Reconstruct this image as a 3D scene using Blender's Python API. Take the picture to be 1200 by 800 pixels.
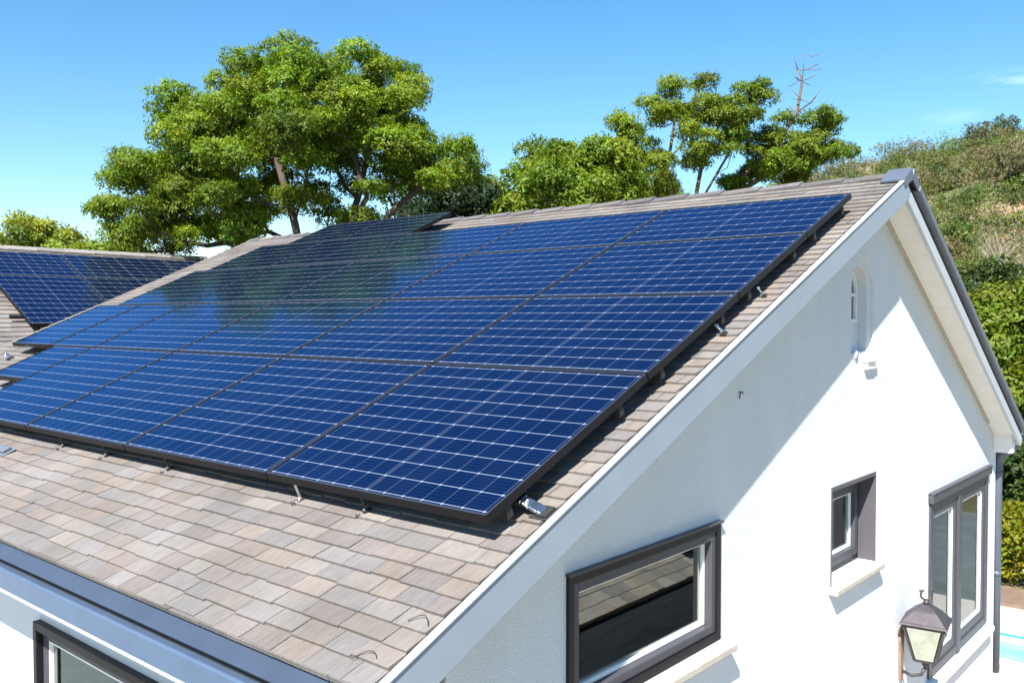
import bpy, bmesh, math, random
import numpy as np
from mathutils import Vector, Matrix
from mathutils import noise as mnoise

for o in list(bpy.data.objects): bpy.data.objects.remove(o)
scn = bpy.context.scene
col = scn.collection
R_ = math.radians

# ------------------------------------------------------------------ camera
cd = bpy.data.cameras.new('camera'); cam = bpy.data.objects.new('camera', cd); col.objects.link(cam)
cam.location = (0, 0, 3.8)
cam.rotation_euler = (R_(90 - 1.525), 0, R_(40.86 - 90))
cd.sensor_width = 36.0; cd.lens = 31.56; cd.clip_start = 0.05; cd.clip_end = 5000
scn.camera = cam

# ------------------------------------------------------------------ sun and sky
SUN = Vector((-0.60, -0.25, 0.69)).normalized()          # towards the sun
elev = math.asin(SUN.z); azim = math.atan2(SUN.x, SUN.y) % (2*math.pi)
sl = bpy.data.lights.new('sun', 'SUN'); sl.energy = 5.0; sl.angle = R_(0.53); sl.color = (1.0, 0.955, 0.88)
so = bpy.data.objects.new('sun', sl); col.objects.link(so)
so.rotation_euler = (-SUN).to_track_quat('-Z', 'Y').to_euler(); so.location = (-20, -8, 30)

w = bpy.data.worlds.new('World'); scn.world = w; w.use_nodes = True
nt = w.node_tree; nt.nodes.clear()
sky = nt.nodes.new('ShaderNodeTexSky'); sky.sky_type = 'NISHITA'; sky.sun_disc = False
sky.sun_elevation = elev; sky.sun_rotation = azim; sky.air_density = 1.0; sky.dust_density = 0.35; sky.ozone_density = 2.2
# a few thin wisps of cloud low in the sky
tc = nt.nodes.new('ShaderNodeTexCoord')
mp = nt.nodes.new('ShaderNodeMapping'); mp.inputs['Scale'].default_value = (3.0, 3.0, 16.0)
nz = nt.nodes.new('ShaderNodeTexNoise'); nz.inputs['Scale'].default_value = 1.9; nz.inputs['Detail'].default_value = 7; nz.inputs['Roughness'].default_value = 0.62
cr = nt.nodes.new('ShaderNodeValToRGB'); cr.color_ramp.elements[0].position = 0.40; cr.color_ramp.elements[1].position = 0.72
cr.color_ramp.elements[1].color = (0.7, 0.7, 0.7, 1)
mx = nt.nodes.new('ShaderNodeMixRGB'); mx.inputs[2].default_value = (9.5, 10.0, 10.6, 1)
hs = nt.nodes.new('ShaderNodeHueSaturation'); hs.inputs['Hue'].default_value = 0.494; hs.inputs['Saturation'].default_value = 1.3; hs.inputs['Value'].default_value = 1.0
bg = nt.nodes.new('ShaderNodeBackground'); bg.inputs['Strength'].default_value = 0.078
wo = nt.nodes.new('ShaderNodeOutputWorld')
L = nt.links.new
L(tc.outputs['Generated'], mp.inputs['Vector']); L(mp.outputs[0], nz.inputs['Vector']); L(nz.outputs['Fac'], cr.inputs[0])
clouds = None
for dr_, sz in (((0.9543, 0.1972, 0.2247), 0.060), ((0.9471, 0.2547, 0.1951), 0.045)):
    sb = nt.nodes.new('ShaderNodeVectorMath'); sb.operation = 'SUBTRACT'; sb.inputs[1].default_value = dr_; L(tc.outputs['Generated'], sb.inputs[0])
    sc = nt.nodes.new('ShaderNodeVectorMath'); sc.operation = 'MULTIPLY'; sc.inputs[1].default_value = (1, 1, 4.5); L(sb.outputs[0], sc.inputs[0])
    ln = nt.nodes.new('ShaderNodeVectorMath'); ln.operation = 'LENGTH'; L(sc.outputs[0], ln.inputs[0])
    mr = nt.nodes.new('ShaderNodeMapRange'); mr.interpolation_type = 'SMOOTHSTEP'; mr.inputs['From Max'].default_value = sz; mr.inputs['To Min'].default_value = 1; mr.inputs['To Max'].default_value = 0; L(ln.outputs['Value'], mr.inputs['Value'])
    if clouds is None: clouds = mr.outputs[0]
    else:
        ad = nt.nodes.new('ShaderNodeMath'); ad.operation = 'MULTIPLY_ADD'; ad.inputs[1].default_value = 0.35; L(mr.outputs[0], ad.inputs[0]); L(clouds, ad.inputs[2]); clouds = ad.outputs[0]
cm = nt.nodes.new('ShaderNodeMath'); cm.operation = 'MULTIPLY'; L(cr.outputs[0], cm.inputs[0]); L(clouds, cm.inputs[1])
L(cm.outputs[0], mx.inputs[0]); L(sky.outputs[0], hs.inputs['Color']); L(hs.outputs[0], mx.inputs[1]); L(mx.outputs[0], bg.inputs['Color']); L(bg.outputs[0], wo.inputs['Surface'])

scn.view_settings.view_transform = 'Standard'; scn.view_settings.look = 'None'
scn.view_settings.exposure = 1.4; scn.view_settings.gamma = 1.0; scn.view_settings.use_curve_mapping = False
scn.render.engine = 'CYCLES'
scn.cycles.max_bounces = 8; scn.cycles.transparent_max_bounces = 12

random.seed(4); rng = np.random.default_rng(11)

# ------------------------------------------------------------------ materials
def mat(name, c, rough=0.6, metal=0.0, var=0.0, vscale=4.0, bump=0.0, bscale=60.0, spec=0.5, attr=None, var2=None, coat=0.0, stretch=None):
    m = bpy.data.materials.new(name); m.use_nodes = True
    t = m.node_tree; b = t.nodes['Principled BSDF']; l = t.links.new
    b.inputs['Roughness'].default_value = rough; b.inputs['Metallic'].default_value = metal
    b.inputs['Specular IOR Level'].default_value = spec; b.inputs['Coat Weight'].default_value = coat
    b.inputs['Base Color'].default_value = (*c, 1)
    src = None
    g = t.nodes.new('ShaderNodeTexCoord'); co = g.outputs['Object']
    if attr:
        a = t.nodes.new('ShaderNodeAttribute'); a.attribute_name = attr; src = a.outputs['Color']
    if var > 0:
        n = t.nodes.new('ShaderNodeTexNoise'); n.inputs['Scale'].default_value = vscale; n.inputs['Detail'].default_value = 8; n.inputs['Roughness'].default_value = 0.65
        if stretch:
            s = t.nodes.new('ShaderNodeMapping'); s.inputs['Scale'].default_value = stretch; l(co, s.inputs['Vector']); l(s.outputs[0], n.inputs['Vector'])
        else: l(co, n.inputs['Vector'])
        r = t.nodes.new('ShaderNodeMapRange'); r.inputs['From Min'].default_value = 0.3; r.inputs['From Max'].default_value = 0.7
        r.inputs['To Min'].default_value = 1 - var; r.inputs['To Max'].default_value = 1 + var; l(n.outputs['Fac'], r.inputs['Value'])
        v = t.nodes.new('ShaderNodeVectorMath'); v.operation = 'SCALE'
        if src: l(src, v.inputs[0])
        else: v.inputs[0].default_value = c
        l(r.outputs[0], v.inputs['Scale']); src = v.outputs[0]
    if var2:
        n = t.nodes.new('ShaderNodeTexNoise'); n.inputs['Scale'].default_value = var2[0]; n.inputs['Detail'].default_value = 5; l(co, n.inputs['Vector'])
        r = t.nodes.new('ShaderNodeMapRange'); r.inputs['From Min'].default_value = 0.35; r.inputs['From Max'].default_value = 0.65; r.inputs['To Min'].default_value = 1 - var2[1]; r.inputs['To Max'].default_value = 1 + var2[1]*.6; l(n.outputs['Fac'], r.inputs['Value'])
        v = t.nodes.new('ShaderNodeVectorMath'); v.operation = 'SCALE'; l(src, v.inputs[0]); l(r.outputs[0], v.inputs['Scale']); src = v.outputs[0]
    if src: l(src, b.inputs['Base Color'])
    if bump > 0:
        n = t.nodes.new('ShaderNodeTexNoise'); n.inputs['Scale'].default_value = bscale; n.inputs['Detail'].default_value = 6; l(co, n.inputs['Vector'])
        u = t.nodes.new('ShaderNodeBump'); u.inputs['Strength'].default_value = 1.0; u.inputs['Distance'].default_value = bump
        l(n.outputs['Fac'], u.inputs['Height']); l(u.outputs[0], b.inputs['Normal'])
    return m

M = {}
M['stucco'] = mat('stucco', (0.635, 0.660, 0.695), 0.9, var=0.045, vscale=2.2, bump=0.0075, bscale=125, spec=0.2, stretch=(1.0, 1.0, 0.3))
M['white_trim'] = mat('white_trim', (0.78, 0.78, 0.76), 0.55, var=0.04, vscale=9, bump=0.0006, bscale=40)
M['soffit'] = mat('soffit', (0.74, 0.725, 0.69), 0.6, var=0.05, vscale=6)
M['bead'] = mat('bead', (0.42, 0.38, 0.31), 0.8, var=0.2, vscale=30)
M['barge'] = mat('barge', (0.235, 0.28, 0.345), 0.45, var=0.05, vscale=3.5, bump=0.0006, bscale=25)
M['barge_lip'] = mat('barge_lip', (0.42, 0.45, 0.49), 0.4, var=0.06, vscale=12)
M['gutter'] = mat('gutter', (0.040, 0.056, 0.090), 0.42, var=0.10, vscale=5, bump=0.0006, bscale=18)
M['gutter_face'] = mat('gutter_face', (0.068, 0.104, 0.170), 0.38, var=0.08, vscale=5, bump=0.0006, bscale=18)
M['slate_metal'] = mat('slate_metal', (0.115, 0.135, 0.17), 0.45, var=0.15, vscale=8, bump=0.001, bscale=30)
M['pipe'] = mat('pipe', (0.085, 0.10, 0.135), 0.4, var=0.08, vscale=6)
M['gap_shade'] = mat('gap_shade', (0.02, 0.02, 0.025), 0.8, var=0.2, vscale=9)  # near-black that puts the shade of recesses into the colour
M['frame_grey'] = mat('frame_grey', (0.060, 0.060, 0.072), 0.45, spec=0.3, var=0.08, vscale=10, bump=0.0003, bscale=200)
M['frame_dark'] = mat('frame_dark', (0.010, 0.0095, 0.014), 0.45, spec=0.25, var=0.12, vscale=12)
M['reveal'] = mat('reveal', (0.082, 0.077, 0.088), 0.5, spec=0.3, var=0.07, vscale=8)
M['sill'] = mat('sill', (0.40, 0.365, 0.32), 0.8, var=0.12, vscale=14, bump=0.0015, bscale=70)
M['deck'] = mat('deck', (0.018, 0.014, 0.012), 0.9, var=0.3, vscale=8)
M['ridge'] = mat('ridge', (0.17, 0.155, 0.15), 0.85, attr='tint', var=0.22, vscale=22, bump=0.003, bscale=120)
M['shingle'] = mat('shingle', (0.3, 0.26, 0.23), 0.92, attr='tint', var=0.15, vscale=12, var2=(1.7, .16), bump=0.003, bscale=170, spec=0.15, stretch=(1.0, 5.0, 1.0))
M['pframe'] = mat('panel_frame', (0.005, 0.0045, 0.006), 0.5, spec=0.25, metal=0.0, var=0.12, vscale=12)
M['plip'] = mat('panel_lip', (0.055, 0.065, 0.095), 0.35, metal=0.5, var=0.1, vscale=12)
M['alu'] = mat('aluminium', (0.62, 0.62, 0.63), 0.28, metal=1.0, var=0.10, vscale=18, bump=0.0004, bscale=60)
M['rubber'] = mat('rubber', (0.02, 0.02, 0.02), 0.7, var=0.2, vscale=20)
M['iron'] = mat('iron', (0.055, 0.048, 0.05), 0.5, metal=0.4, var=0.3, vscale=25, bump=0.0006, bscale=120)
M['iron_roof'] = mat('iron_roof', (0.062, 0.054, 0.064), 0.45, metal=0.4, var=0.25, vscale=20, bump=0.0006, bscale=90)
M['rust'] = mat('rust', (0.20, 0.14, 0.11), 0.8, var=0.35, vscale=30)
M['paving'] = mat('paving', (0.52, 0.45, 0.37), 0.85, var=0.10, vscale=3, bump=0.001, bscale=90)
M['reflected_paving'] = mat('reflected_paving', (0.17, 0.20, 0.205), 0.7, var=0.25, vscale=1.6, bump=0.002, bscale=40)  # tone of the added, unseen paving mirrored by the windows
M['coping'] = mat('coping', (0.66, 0.62, 0.57), 0.8, var=0.06, vscale=6, bump=0.001, bscale=90)
M['timber'] = mat('timber', (0.17, 0.115, 0.085), 0.8, var=0.2, vscale=9, bump=0.002, bscale=40)
M['pool_tile'] = mat('pool_tile', (0.38, 0.66, 0.72), 0.3, var=0.1, vscale=22)
M['curtain'] = mat('curtain', (0.62, 0.64, 0.60), 0.9, var=0.08, vscale=4)
M['inner'] = mat('inner', (0.45, 0.44, 0.41), 0.9, var=0.06, vscale=3)
M['floor_in'] = mat('floor_in', (0.20, 0.14, 0.09), 0.5, var=0.2, vscale=6)
M['bark'] = mat('bark', (0.060, 0.045, 0.034), 0.9, var=0.3, vscale=7, bump=0.02, bscale=14)
M['bark_red'] = mat('bark_red', (0.15, 0.105, 0.075), 0.9, var=0.3, vscale=7, bump=0.02, bscale=14)
M['bark_pale'] = mat('bark_pale', (0.36, 0.31, 0.25), 0.9, var=0.25, vscale=7, bump=0.01, bscale=14)

def leaf_mat(name, rough=0.55, trans=0.38):
    m = bpy.data.materials.new(name); m.use_nodes = True
    t = m.node_tree; l = t.links.new; b = t.nodes['Principled BSDF']; out = t.nodes['Material Output']
    a = t.nodes.new('ShaderNodeAttribute'); a.attribute_name = 'tint'
    b.inputs['Roughness'].default_value = rough; b.inputs['Specular IOR Level'].default_value = 0.35
    tr = t.nodes.new('ShaderNodeBsdfTranslucent'); mxs = t.nodes.new('ShaderNodeMixShader'); mxs.inputs[0].default_value = trans
    l(a.outputs['Color'], b.inputs['Base Color'])
    hv = t.nodes.new('ShaderNodeVectorMath'); hv.operation = 'MULTIPLY'; hv.inputs[1].default_value = (1.5, 1.35, 0.5)
    l(a.outputs['Color'], hv.inputs[0]); l(hv.outputs[0], tr.inputs['Color'])
    l(b.outputs[0], mxs.inputs[1]); l(tr.outputs[0], mxs.inputs[2]); l(mxs.outputs[0], out.inputs['Surface'])
    return m
M['leaf'] = leaf_mat('leaf')

def glass_mat(ior=2.9):
    m = bpy.data.materials.new('window_glass'); m.use_nodes = True
    t = m.node_tree; l = t.links.new; t.nodes.remove(t.nodes['Principled BSDF']); out = t.nodes['Material Output']
    fr = t.nodes.new('ShaderNodeFresnel'); fr.inputs['IOR'].default_value = ior
    gl = t.nodes.new('ShaderNodeBsdfGlossy'); gl.inputs['Roughness'].default_value = 0.01; gl.inputs['Color'].default_value = (0.95, 1, 0.98, 1)
    tp = t.nodes.new('ShaderNodeBsdfTransparent'); tp.inputs['Color'].default_value = (0.80, 0.86, 0.84, 1)
    ms = t.nodes.new('ShaderNodeMixShader'); l(fr.outputs[0], ms.inputs[0]); l(tp.outputs[0], ms.inputs[1]); l(gl.outputs[0], ms.inputs[2]); l(ms.outputs[0], out.inputs['Surface'])
    return m
M['glass'] = glass_mat(); M['glass_clear'] = glass_mat(1.75)

def lamp_glass():
    m = mat('lantern_glass', (0.40, 0.44, 0.36), 0.25, var=0.25, vscale=9, coat=0.5)
    m.node_tree.nodes['Principled BSDF'].inputs['Transmission Weight'].default_value = 0.35
    return m
M['lamp_glass'] = lamp_glass()

def water_mat():
    m = mat('pool_water', (0.16, 0.62, 0.68), 0.05, var=0.18, vscale=3.5, bump=0.012, bscale=5)
    return m
M['water'] = water_mat()

def cells_mat():
    m = bpy.data.materials.new('solar_cells'); m.use_nodes = True
    t = m.node_tree; l = t.links.new; b = t.nodes['Principled BSDF']
    uv = t.nodes.new('ShaderNodeUVMap'); uv.uv_map = 'cells'
    sp = t.nodes.new('ShaderNodeSeparateXYZ'); l(uv.outputs[0], sp.inputs[0])
    def math_(op, a, bb=None, c=None):
        n = t.nodes.new('ShaderNodeMath'); n.operation = op
        for i, x in enumerate((a, bb, c)):
            if x is None: continue
            if isinstance(x, (int, float)): n.inputs[i].default_value = x
            else: l(x, n.inputs[i])
        return n.outputs[0]
    def dist(x):            # distance to the nearest whole number
        return math_('ABSOLUTE', math_('SUBTRACT', x, math_('ROUND', x)))
    u, v = sp.outputs[0], sp.outputs[1]
    du, dv = dist(u), dist(v)
    def line(d, w0, w1):
        n = t.nodes.new('ShaderNodeMapRange'); n.inputs['From Min'].default_value = w0; n.inputs['From Max'].default_value = w1
        n.inputs['To Min'].default_value = 1; n.inputs['To Max'].default_value = 0; l(d, n.inputs['Value']); return n.outputs[0]
    hor = math_('MULTIPLY', line(dv, 0.011, 0.024), 0.9)
    ver = math_('MULTIPLY', line(du, 0.008, 0.020), 0.26)
    dia = line(math_('ADD', du, dv), 0.060, 0.085)
    at = t.nodes.new('ShaderNodeUVMap'); at.uv_map = 'whole'
    s2 = t.nodes.new('ShaderNodeSeparateXYZ'); l(at.outputs[0], s2.inputs[0])
    cen = math_('MULTIPLY', line(math_('ABSOLUTE', math_('SUBTRACT', math_('ABSOLUTE', math_('SUBTRACT', s2.outputs[0], 0.5)), 0.0075)), 0.0008, 0.0022), 0.22)
    # faint bus bars inside each cell
    bus = math_('MULTIPLY', line(dist(math_('MULTIPLY', v, 5.0)), 0.03, 0.09), 0.035)
    mk = math_('MAXIMUM', math_('MAXIMUM', hor, ver), math_('MAXIMUM', math_('MAXIMUM', dia, cen), bus))
    # every cell is cut from a different wafer
    fl = t.nodes.new('ShaderNodeVectorMath'); fl.operation = 'FLOOR'; l(uv.outputs[0], fl.inputs[0])
    wn = t.nodes.new('ShaderNodeTexWhiteNoise'); wn.noise_dimensions = '4D'; l(fl.outputs[0], wn.inputs['Vector'])
    oi = t.nodes.new('ShaderNodeObjectInfo'); l(oi.outputs['Random'], wn.inputs['W'])
    rp = t.nodes.new('ShaderNodeMixRGB'); rp.inputs[1].default_value = (0.0008, 0.0034, 0.018, 1); rp.inputs[2].default_value = (0.0012, 0.0048, 0.025, 1); l(wn.outputs['Value'], rp.inputs[0])
    mxr = t.nodes.new('ShaderNodeMixRGB'); mxr.inputs[2].default_value = (0.22, 0.26, 0.34, 1); l(mk, mxr.inputs[0]); l(rp.outputs[0], mxr.inputs[1])
    # thin film of dust in uneven patches
    tc2 = t.nodes.new('ShaderNodeTexCoord'); nz2 = t.nodes.new('ShaderNodeTexNoise'); nz2.inputs['Scale'].default_value = 3.5; nz2.inputs['Detail'].default_value = 8; l(tc2.outputs['Object'], nz2.inputs['Vector'])
    rr = t.nodes.new('ShaderNodeMapRange'); rr.inputs['From Min'].default_value = 0.3; rr.inputs['From Max'].default_value = 0.8; rr.inputs['To Min'].default_value = 0.07; rr.inputs['To Max'].default_value = 0.15; l(nz2.outputs['Fac'], rr.inputs['Value'])
    l(rr.outputs[0], b.inputs['Roughness'])
    du_ = t.nodes.new('ShaderNodeMixRGB'); du_.inputs[2].default_value = (0.10, 0.10, 0.10, 1)
    dm = t.nodes.new('ShaderNodeMapRange'); dm.inputs['From Min'].default_value = 0.45; dm.inputs['From Max'].default_value = 0.85; dm.inputs['To Max'].default_value = 0.03; l(nz2.outputs['Fac'], dm.inputs['Value'])
    l(dm.outputs[0], du_.inputs[0]); l(mxr.outputs[0], du_.inputs[1]); l(du_.outputs[0], b.inputs['Base Color'])
    # glass with an anti-reflection coating: what it still reflects is bluish
    b.inputs['Specular IOR Level'].default_value = 0.0; b.inputs['Roughness'].default_value = 0.7
    for lk in list(t.links):
        if lk.to_socket == b.inputs['Roughness']: t.links.remove(lk)
    fr = t.nodes.new('ShaderNodeFresnel'); fr.inputs['IOR'].default_value = 1.82
    gl = t.nodes.new('ShaderNodeBsdfGlossy'); gl.inputs['Color'].default_value = (0.33, 0.62, 1.0, 1); l(rr.outputs[0], gl.inputs['Roughness'])
    ms = t.nodes.new('ShaderNodeMixShader'); out = t.nodes['Material Output']
    l(fr.outputs[0], ms.inputs[0]); l(b.outputs[0], ms.inputs[1]); l(gl.outputs[0], ms.inputs[2]); l(ms.outputs[0], out.inputs['Surface'])
    return m
M['cells'] = cells_mat()

# ------------------------------------------------------------------ mesh helpers
class MB:
    def __init__(s): s.v = []; s.f = []; s.mi = []; s.tint = []; s.sm = []
    def add(s, vs, fs, mi=0, tint=None, smooth=False):
        k = len(s.v); s.v += [tuple(p) for p in vs]
        for f in fs:
            s.f.append([i + k for i in f]); s.mi.append(mi); s.tint.append(tint); s.sm.append(smooth)
    def hexa(s, p, mi=0, tint=None):      # eight corners: bottom ring then top ring
        s.add(p, [(3,2,1,0),(4,5,6,7),(0,1,5,4),(1,2,6,5),(2,3,7,6),(3,0,4,7)], mi, tint)
    def box(s, x0, x1, y0, y1, z0, z1, mi=0, tint=None):
        s.hexa([(x0,y0,z0),(x1,y0,z0),(x1,y1,z0),(x0,y1,z0),(x0,y0,z1),(x1,y0,z1),(x1,y1,z1),(x0,y1,z1)], mi, tint)
    def fbox(s, F, a0, a1, d0, d1, h0, h1, mi=0, tint=None):    # box in a roof frame
        s.hexa([F(a0,d0,h0),F(a1,d0,h0),F(a1,d1,h0),F(a0,d1,h0),F(a0,d0,h1),F(a1,d0,h1),F(a1,d1,h1),F(a0,d1,h1)], mi, tint)
    def prism(s, poly, y0, y1, mi=0):     # polygon in X-Z, run along Y
        n = len(poly)
        vs = [(x, y0, z) for x, z in poly] + [(x, y1, z) for x, z in poly]
        s.add(vs, [tuple(range(n)), tuple(range(2*n-1, n-1, -1))] + [(i, i+n, (i+1) % n + n, (i+1) % n) for i in range(n)], mi)
    def tube(s, pts, rad, n=8, mi=0, tint=None, cap=True, smooth=True):
        pts = [Vector(p) for p in pts]
        if not hasattr(rad, '__len__'): rad = [rad]*len(pts)
        vs = []; up = Vector((0.13, 0.21, 1)).normalized(); prev = None
        for i, p in enumerate(pts):
            d = (pts[min(i+1, len(pts)-1)] - pts[max(i-1, 0)]).normalized()
            a = prev - d*prev.dot(d) if prev is not None else d.cross(up if abs(d.dot(up)) < .95 else Vector((1,0,0)))
            a.normalize(); prev = a; c = d.cross(a)
            for k in range(n):
                th = 2*math.pi*k/n; vs.append(p + (a*math.cos(th) + c*math.sin(th))*rad[i])
        fs = [(i*n+k, i*n+(k+1) % n, (i+1)*n+(k+1) % n, (i+1)*n+k) for i in range(len(pts)-1) for k in range(n)]
        if cap: fs += [tuple(range(n-1, -1, -1)), tuple(range((len(pts)-1)*n, len(pts)*n))]
        s.add(vs, fs, mi, tint, smooth)
    def build(s, name, mats, parent=None, bevel=0.0):
        me = bpy.data.meshes.new(name); me.from_pydata(s.v, [], s.f)
        if not isinstance(mats, (list, tuple)): mats = [mats]
        for m in mats: me.materials.append(m)
        me.polygons.foreach_set('material_index', s.mi); me.polygons.foreach_set('use_smooth', s.sm)
        if any(t is not None for t in s.tint):
            at = me.attributes.new('tint', 'FLOAT_COLOR', 'FACE')
            at.data.foreach_set('color', [c for t in s.tint for c in ((*t, 1) if t else (.3,.3,.3,1))])
        bm = bmesh.new(); bm.from_mesh(me); bmesh.ops.recalc_face_normals(bm, faces=bm.faces); bm.to_mesh(me); bm.free()
        me.update()
        o = bpy.data.objects.new(name, me); col.objects.link(o)
        if parent is not None: attach(o, parent)
        if bevel:
            b = o.modifiers.new('bevel', 'BEVEL'); b.width = bevel; b.segments = 2; b.limit_method = 'ANGLE'; b.angle_limit = R_(40)
        return o
def attach(o, parent):
    o.parent = parent; o.matrix_parent_inverse = parent_world(parent).inverted()
def parent_world(p):
    m = Matrix.LocRotScale(p.location, p.rotation_euler, p.scale)
    return m if p.parent is None else parent_world(p.parent) @ p.matrix_parent_inverse @ m
def tag(o, label, cat, group=None, kind=None):
    if label: o['label'] = label
    if cat: o['category'] = cat
    if group: o['group'] = group
    if kind: o['kind'] = kind
    return o
def thing(name, loc, label, cat, group=None):
    o = bpy.data.objects.new(name, None); col.objects.link(o); o.location = loc; o.empty_display_size = .2
    return tag(o, label, cat, group)
def structure(o): o['kind'] = 'structure'; return o
def carve(o, cutters):                    # cut openings out of a solid
    for c in cutters:
        md = o.modifiers.new('cut', 'BOOLEAN'); md.operation = 'DIFFERENCE'; md.object = c; md.solver = 'EXACT'
    dg = bpy.context.evaluated_depsgraph_get(); dg.update()
    me = bpy.data.meshes.new_from_object(o.evaluated_get(dg)); o.modifiers.clear(); old = o.data; o.data = me
    for c in cutters: bpy.data.objects.remove(c)
def frame_of(O, ea, ed, en):
    O, ea, ed, en = Vector(O), Vector(ea), Vector(ed), Vector(en)
    return lambda a, d, h: O + ea*a + ed*d + en*h

FW = Vector((math.cos(R_(40.86)), math.sin(R_(40.86)), 0)); RT = Vector((math.sin(R_(40.86)), -math.cos(R_(40.86)), 0))
def ground_pt(depth, lat, z=0.0): return FW*depth + RT*lat + Vector((0,0,z))

# ------------------------------------------------------------------ ground, hillside, pool
def ground():
    mb = MB(); g = 3000
    # the pool is left open: X 10.98..12.1, Y -6..6
    xs = [-g, 10.98, 12.1, g]; ys = [-g, -6, 6, g]
    vs = [(x, y, 0) for y in ys for x in xs]
    fs = [(j*4+i, j*4+i+1, (j+1)*4+i+1, (j+1)*4+i) for j in range(3) for i in range(3) if (i, j) != (1, 1)]
    mb.add(vs, fs); m = mat('earth', (0.12, 0.11, 0.05), 0.95, var=0.5, vscale=0.6, bump=0.03, bscale=4)
    structure(mb.build('ground', m))
    t = MB(); z = 0.004
    t.add([(1.0,-0.1,z),(10.98,-0.1,z),(10.98,11.0,z),(1.0,11.0,z)], [(0,1,2,3)])
    t.add([(12.1,-8,z),(13.1,-8,z),(13.1,8,z),(12.1,8,z)], [(0,1,2,3)], 1)
    t.add([(13.1,-8,z),(19,-8,z),(19,1.88,z),(13.1,1.88,z)], [(0,1,2,3)], 2)  # unseen paving added to grey the reflection in the right window
    t.add([(-7,-0.1,z),(1.0,-0.1,z),(1.0,11,z),(-7,11,z)], [(0,1,2,3)], 2)  # unseen paving added for the reflection in the window under the near eave
    t.add([(10.98,6,z),(12.1,6,z),(12.1,8,z),(10.98,8,z)], [(0,1,2,3)], 1)
    t.add([(10.98,-8,z),(12.1,-8,z),(12.1,-6,z),(10.98,-6,z)], [(0,1,2,3)], 1)
    structure(t.build('terrace', [M['paving'], M['coping'], M['reflected_paving']]))
    c = MB()
    c.box(10.90, 11.02, -6.1, 6.1, -0.02, 0.03); c.box(12.06, 12.20, -6.1, 6.1, -0.02, 0.03)
    structure(c.build('pool_coping', M['coping'], bevel=0.008))
    p = MB()
    p.add([(10.98,-6,0),(12.1,-6,0),(12.1,6,0),(10.98,6,0),(10.98,-6,-1.4),(12.1,-6,-1.4),(12.1,6,-1.4),(10.98,6,-1.4)], [(0,1,5,4),(1,2,6,5),(2,3,7,6),(3,0,4,7),(4,5,6,7)])
    structure(p.build('pool_basin', M['pool_tile']))
    wt = MB(); wt.add([(10.982,-5.998,-0.14),(12.098,-5.998,-0.14),(12.098,5.998,-0.14),(10.982,5.998,-0.14)], [(0,1,2,3)])
    structure(wt.build('pool_water', M['water']))
    e = MB(); e.box(13.1, 13.95, 1.9, 7, -0.05, 0.05)
    structure(e.build('planting_bed', M['timber']))
ground()

_rx = [-400,-100,-20,10,30,40,51,57,71,85,120,160,400]; _ry = [1,1.5,2.5,5,11,17,21.5,23,25,27.5,32,38,42]
def sstep(t): t = min(1, max(0, t)); return t*t*(3-2*t)
def hill_h(d, l):
    if d < 12: return -1.0
    base = -0.4 + 1.0*sstep((d-14.5)/6) + 3.4*sstep((d-20)/28)
    lr = l*150/max(d, 40); base *= 0.25 + 0.75*sstep((l + 2)/9)
    up = float(np.interp(lr, _rx, _ry)) * sstep((d-34)/116)**1.15
    if d > 150: up *= 1 - 0.25*sstep((d-150)/250)
    n = mnoise.noise(Vector((d*.06, l*.06, 1)))*1.6*sstep((d-30)/50) + mnoise.noise(Vector((d*.22, l*.22, 4)))*.5*sstep((d-20)/40)
    return base + up + n
def hillside():
    ds = np.concatenate([np.linspace(13, 50, 60), np.linspace(51, 170, 110), np.linspace(175, 420, 30)])
    ks = np.linspace(-1.6, 1.9, 200)
    vs = []; fs = []
    for d in ds:
        for k in ks:
            l = k*max(d, 25); p = ground_pt(d, l, hill_h(d, l)); vs.append(p)
    n = len(ks)
    for i in range(len(ds)-1):
        for j in range(n-1): fs.append((i*n+j, i*n+j+1, (i+1)*n+j+1, (i+1)*n+j))
    mb = MB(); mb.add(vs, fs, smooth=True)
    m = bpy.data.materials.new('hill_soil'); m.use_nodes = True; t = m.node_tree; l = t.links.new; b = t.nodes['Principled BSDF']; b.inputs['Roughness'].default_value = 0.95
    g = t.nodes.new('ShaderNodeTexCoord'); n1 = t.nodes.new('ShaderNodeTexNoise'); n1.inputs['Scale'].default_value = 0.09; n1.inputs['Detail'].default_value = 9; n1.inputs['Roughness'].default_value = 0.7
    l(g.outputs['Object'], n1.inputs['Vector']); r = t.nodes.new('ShaderNodeValToRGB'); e = r.color_ramp.elements
    e[0].position = .34; e[0].color = (0.06, 0.085, 0.022, 1); e[1].position = .80; e[1].color = (0.27, 0.21, 0.125, 1)
    x = e.new(.47); x.color = (0.11, 0.115, 0.04, 1); x = e.new(.58); x.color = (0.17, 0.155, 0.075, 1)
    l(n1.outputs['Fac'], r.inputs[0]); l(r.outputs[0], b.inputs['Base Color'])
    structure(mb.build('hillside', m))
hillside()

# ------------------------------------------------------------------ house: shared frames
A = Vector((6.74, 2.10, 4.815)); P1 = R_(23.4); P2 = R_(30.1)
EA = (0, 1, 0)
near = frame_of(A, EA, (-math.cos(P1), 0, -math.sin(P1)), (-math.sin(P1), 0, math.cos(P1)))      # a along ridge, d down slope, h up
far = frame_of(A, EA, (math.cos(P2), 0, -math.sin(P2)), (math.sin(P2), 0, math.cos(P2)))
S1 = 5.44; S2 = (10.52-6.74)/math.cos(P2); YL = 8.28        # slope lengths, ridge length
WY = 2.31; WX0 = 2.30; WX1 = 10.46; WYB = 10.20

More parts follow.
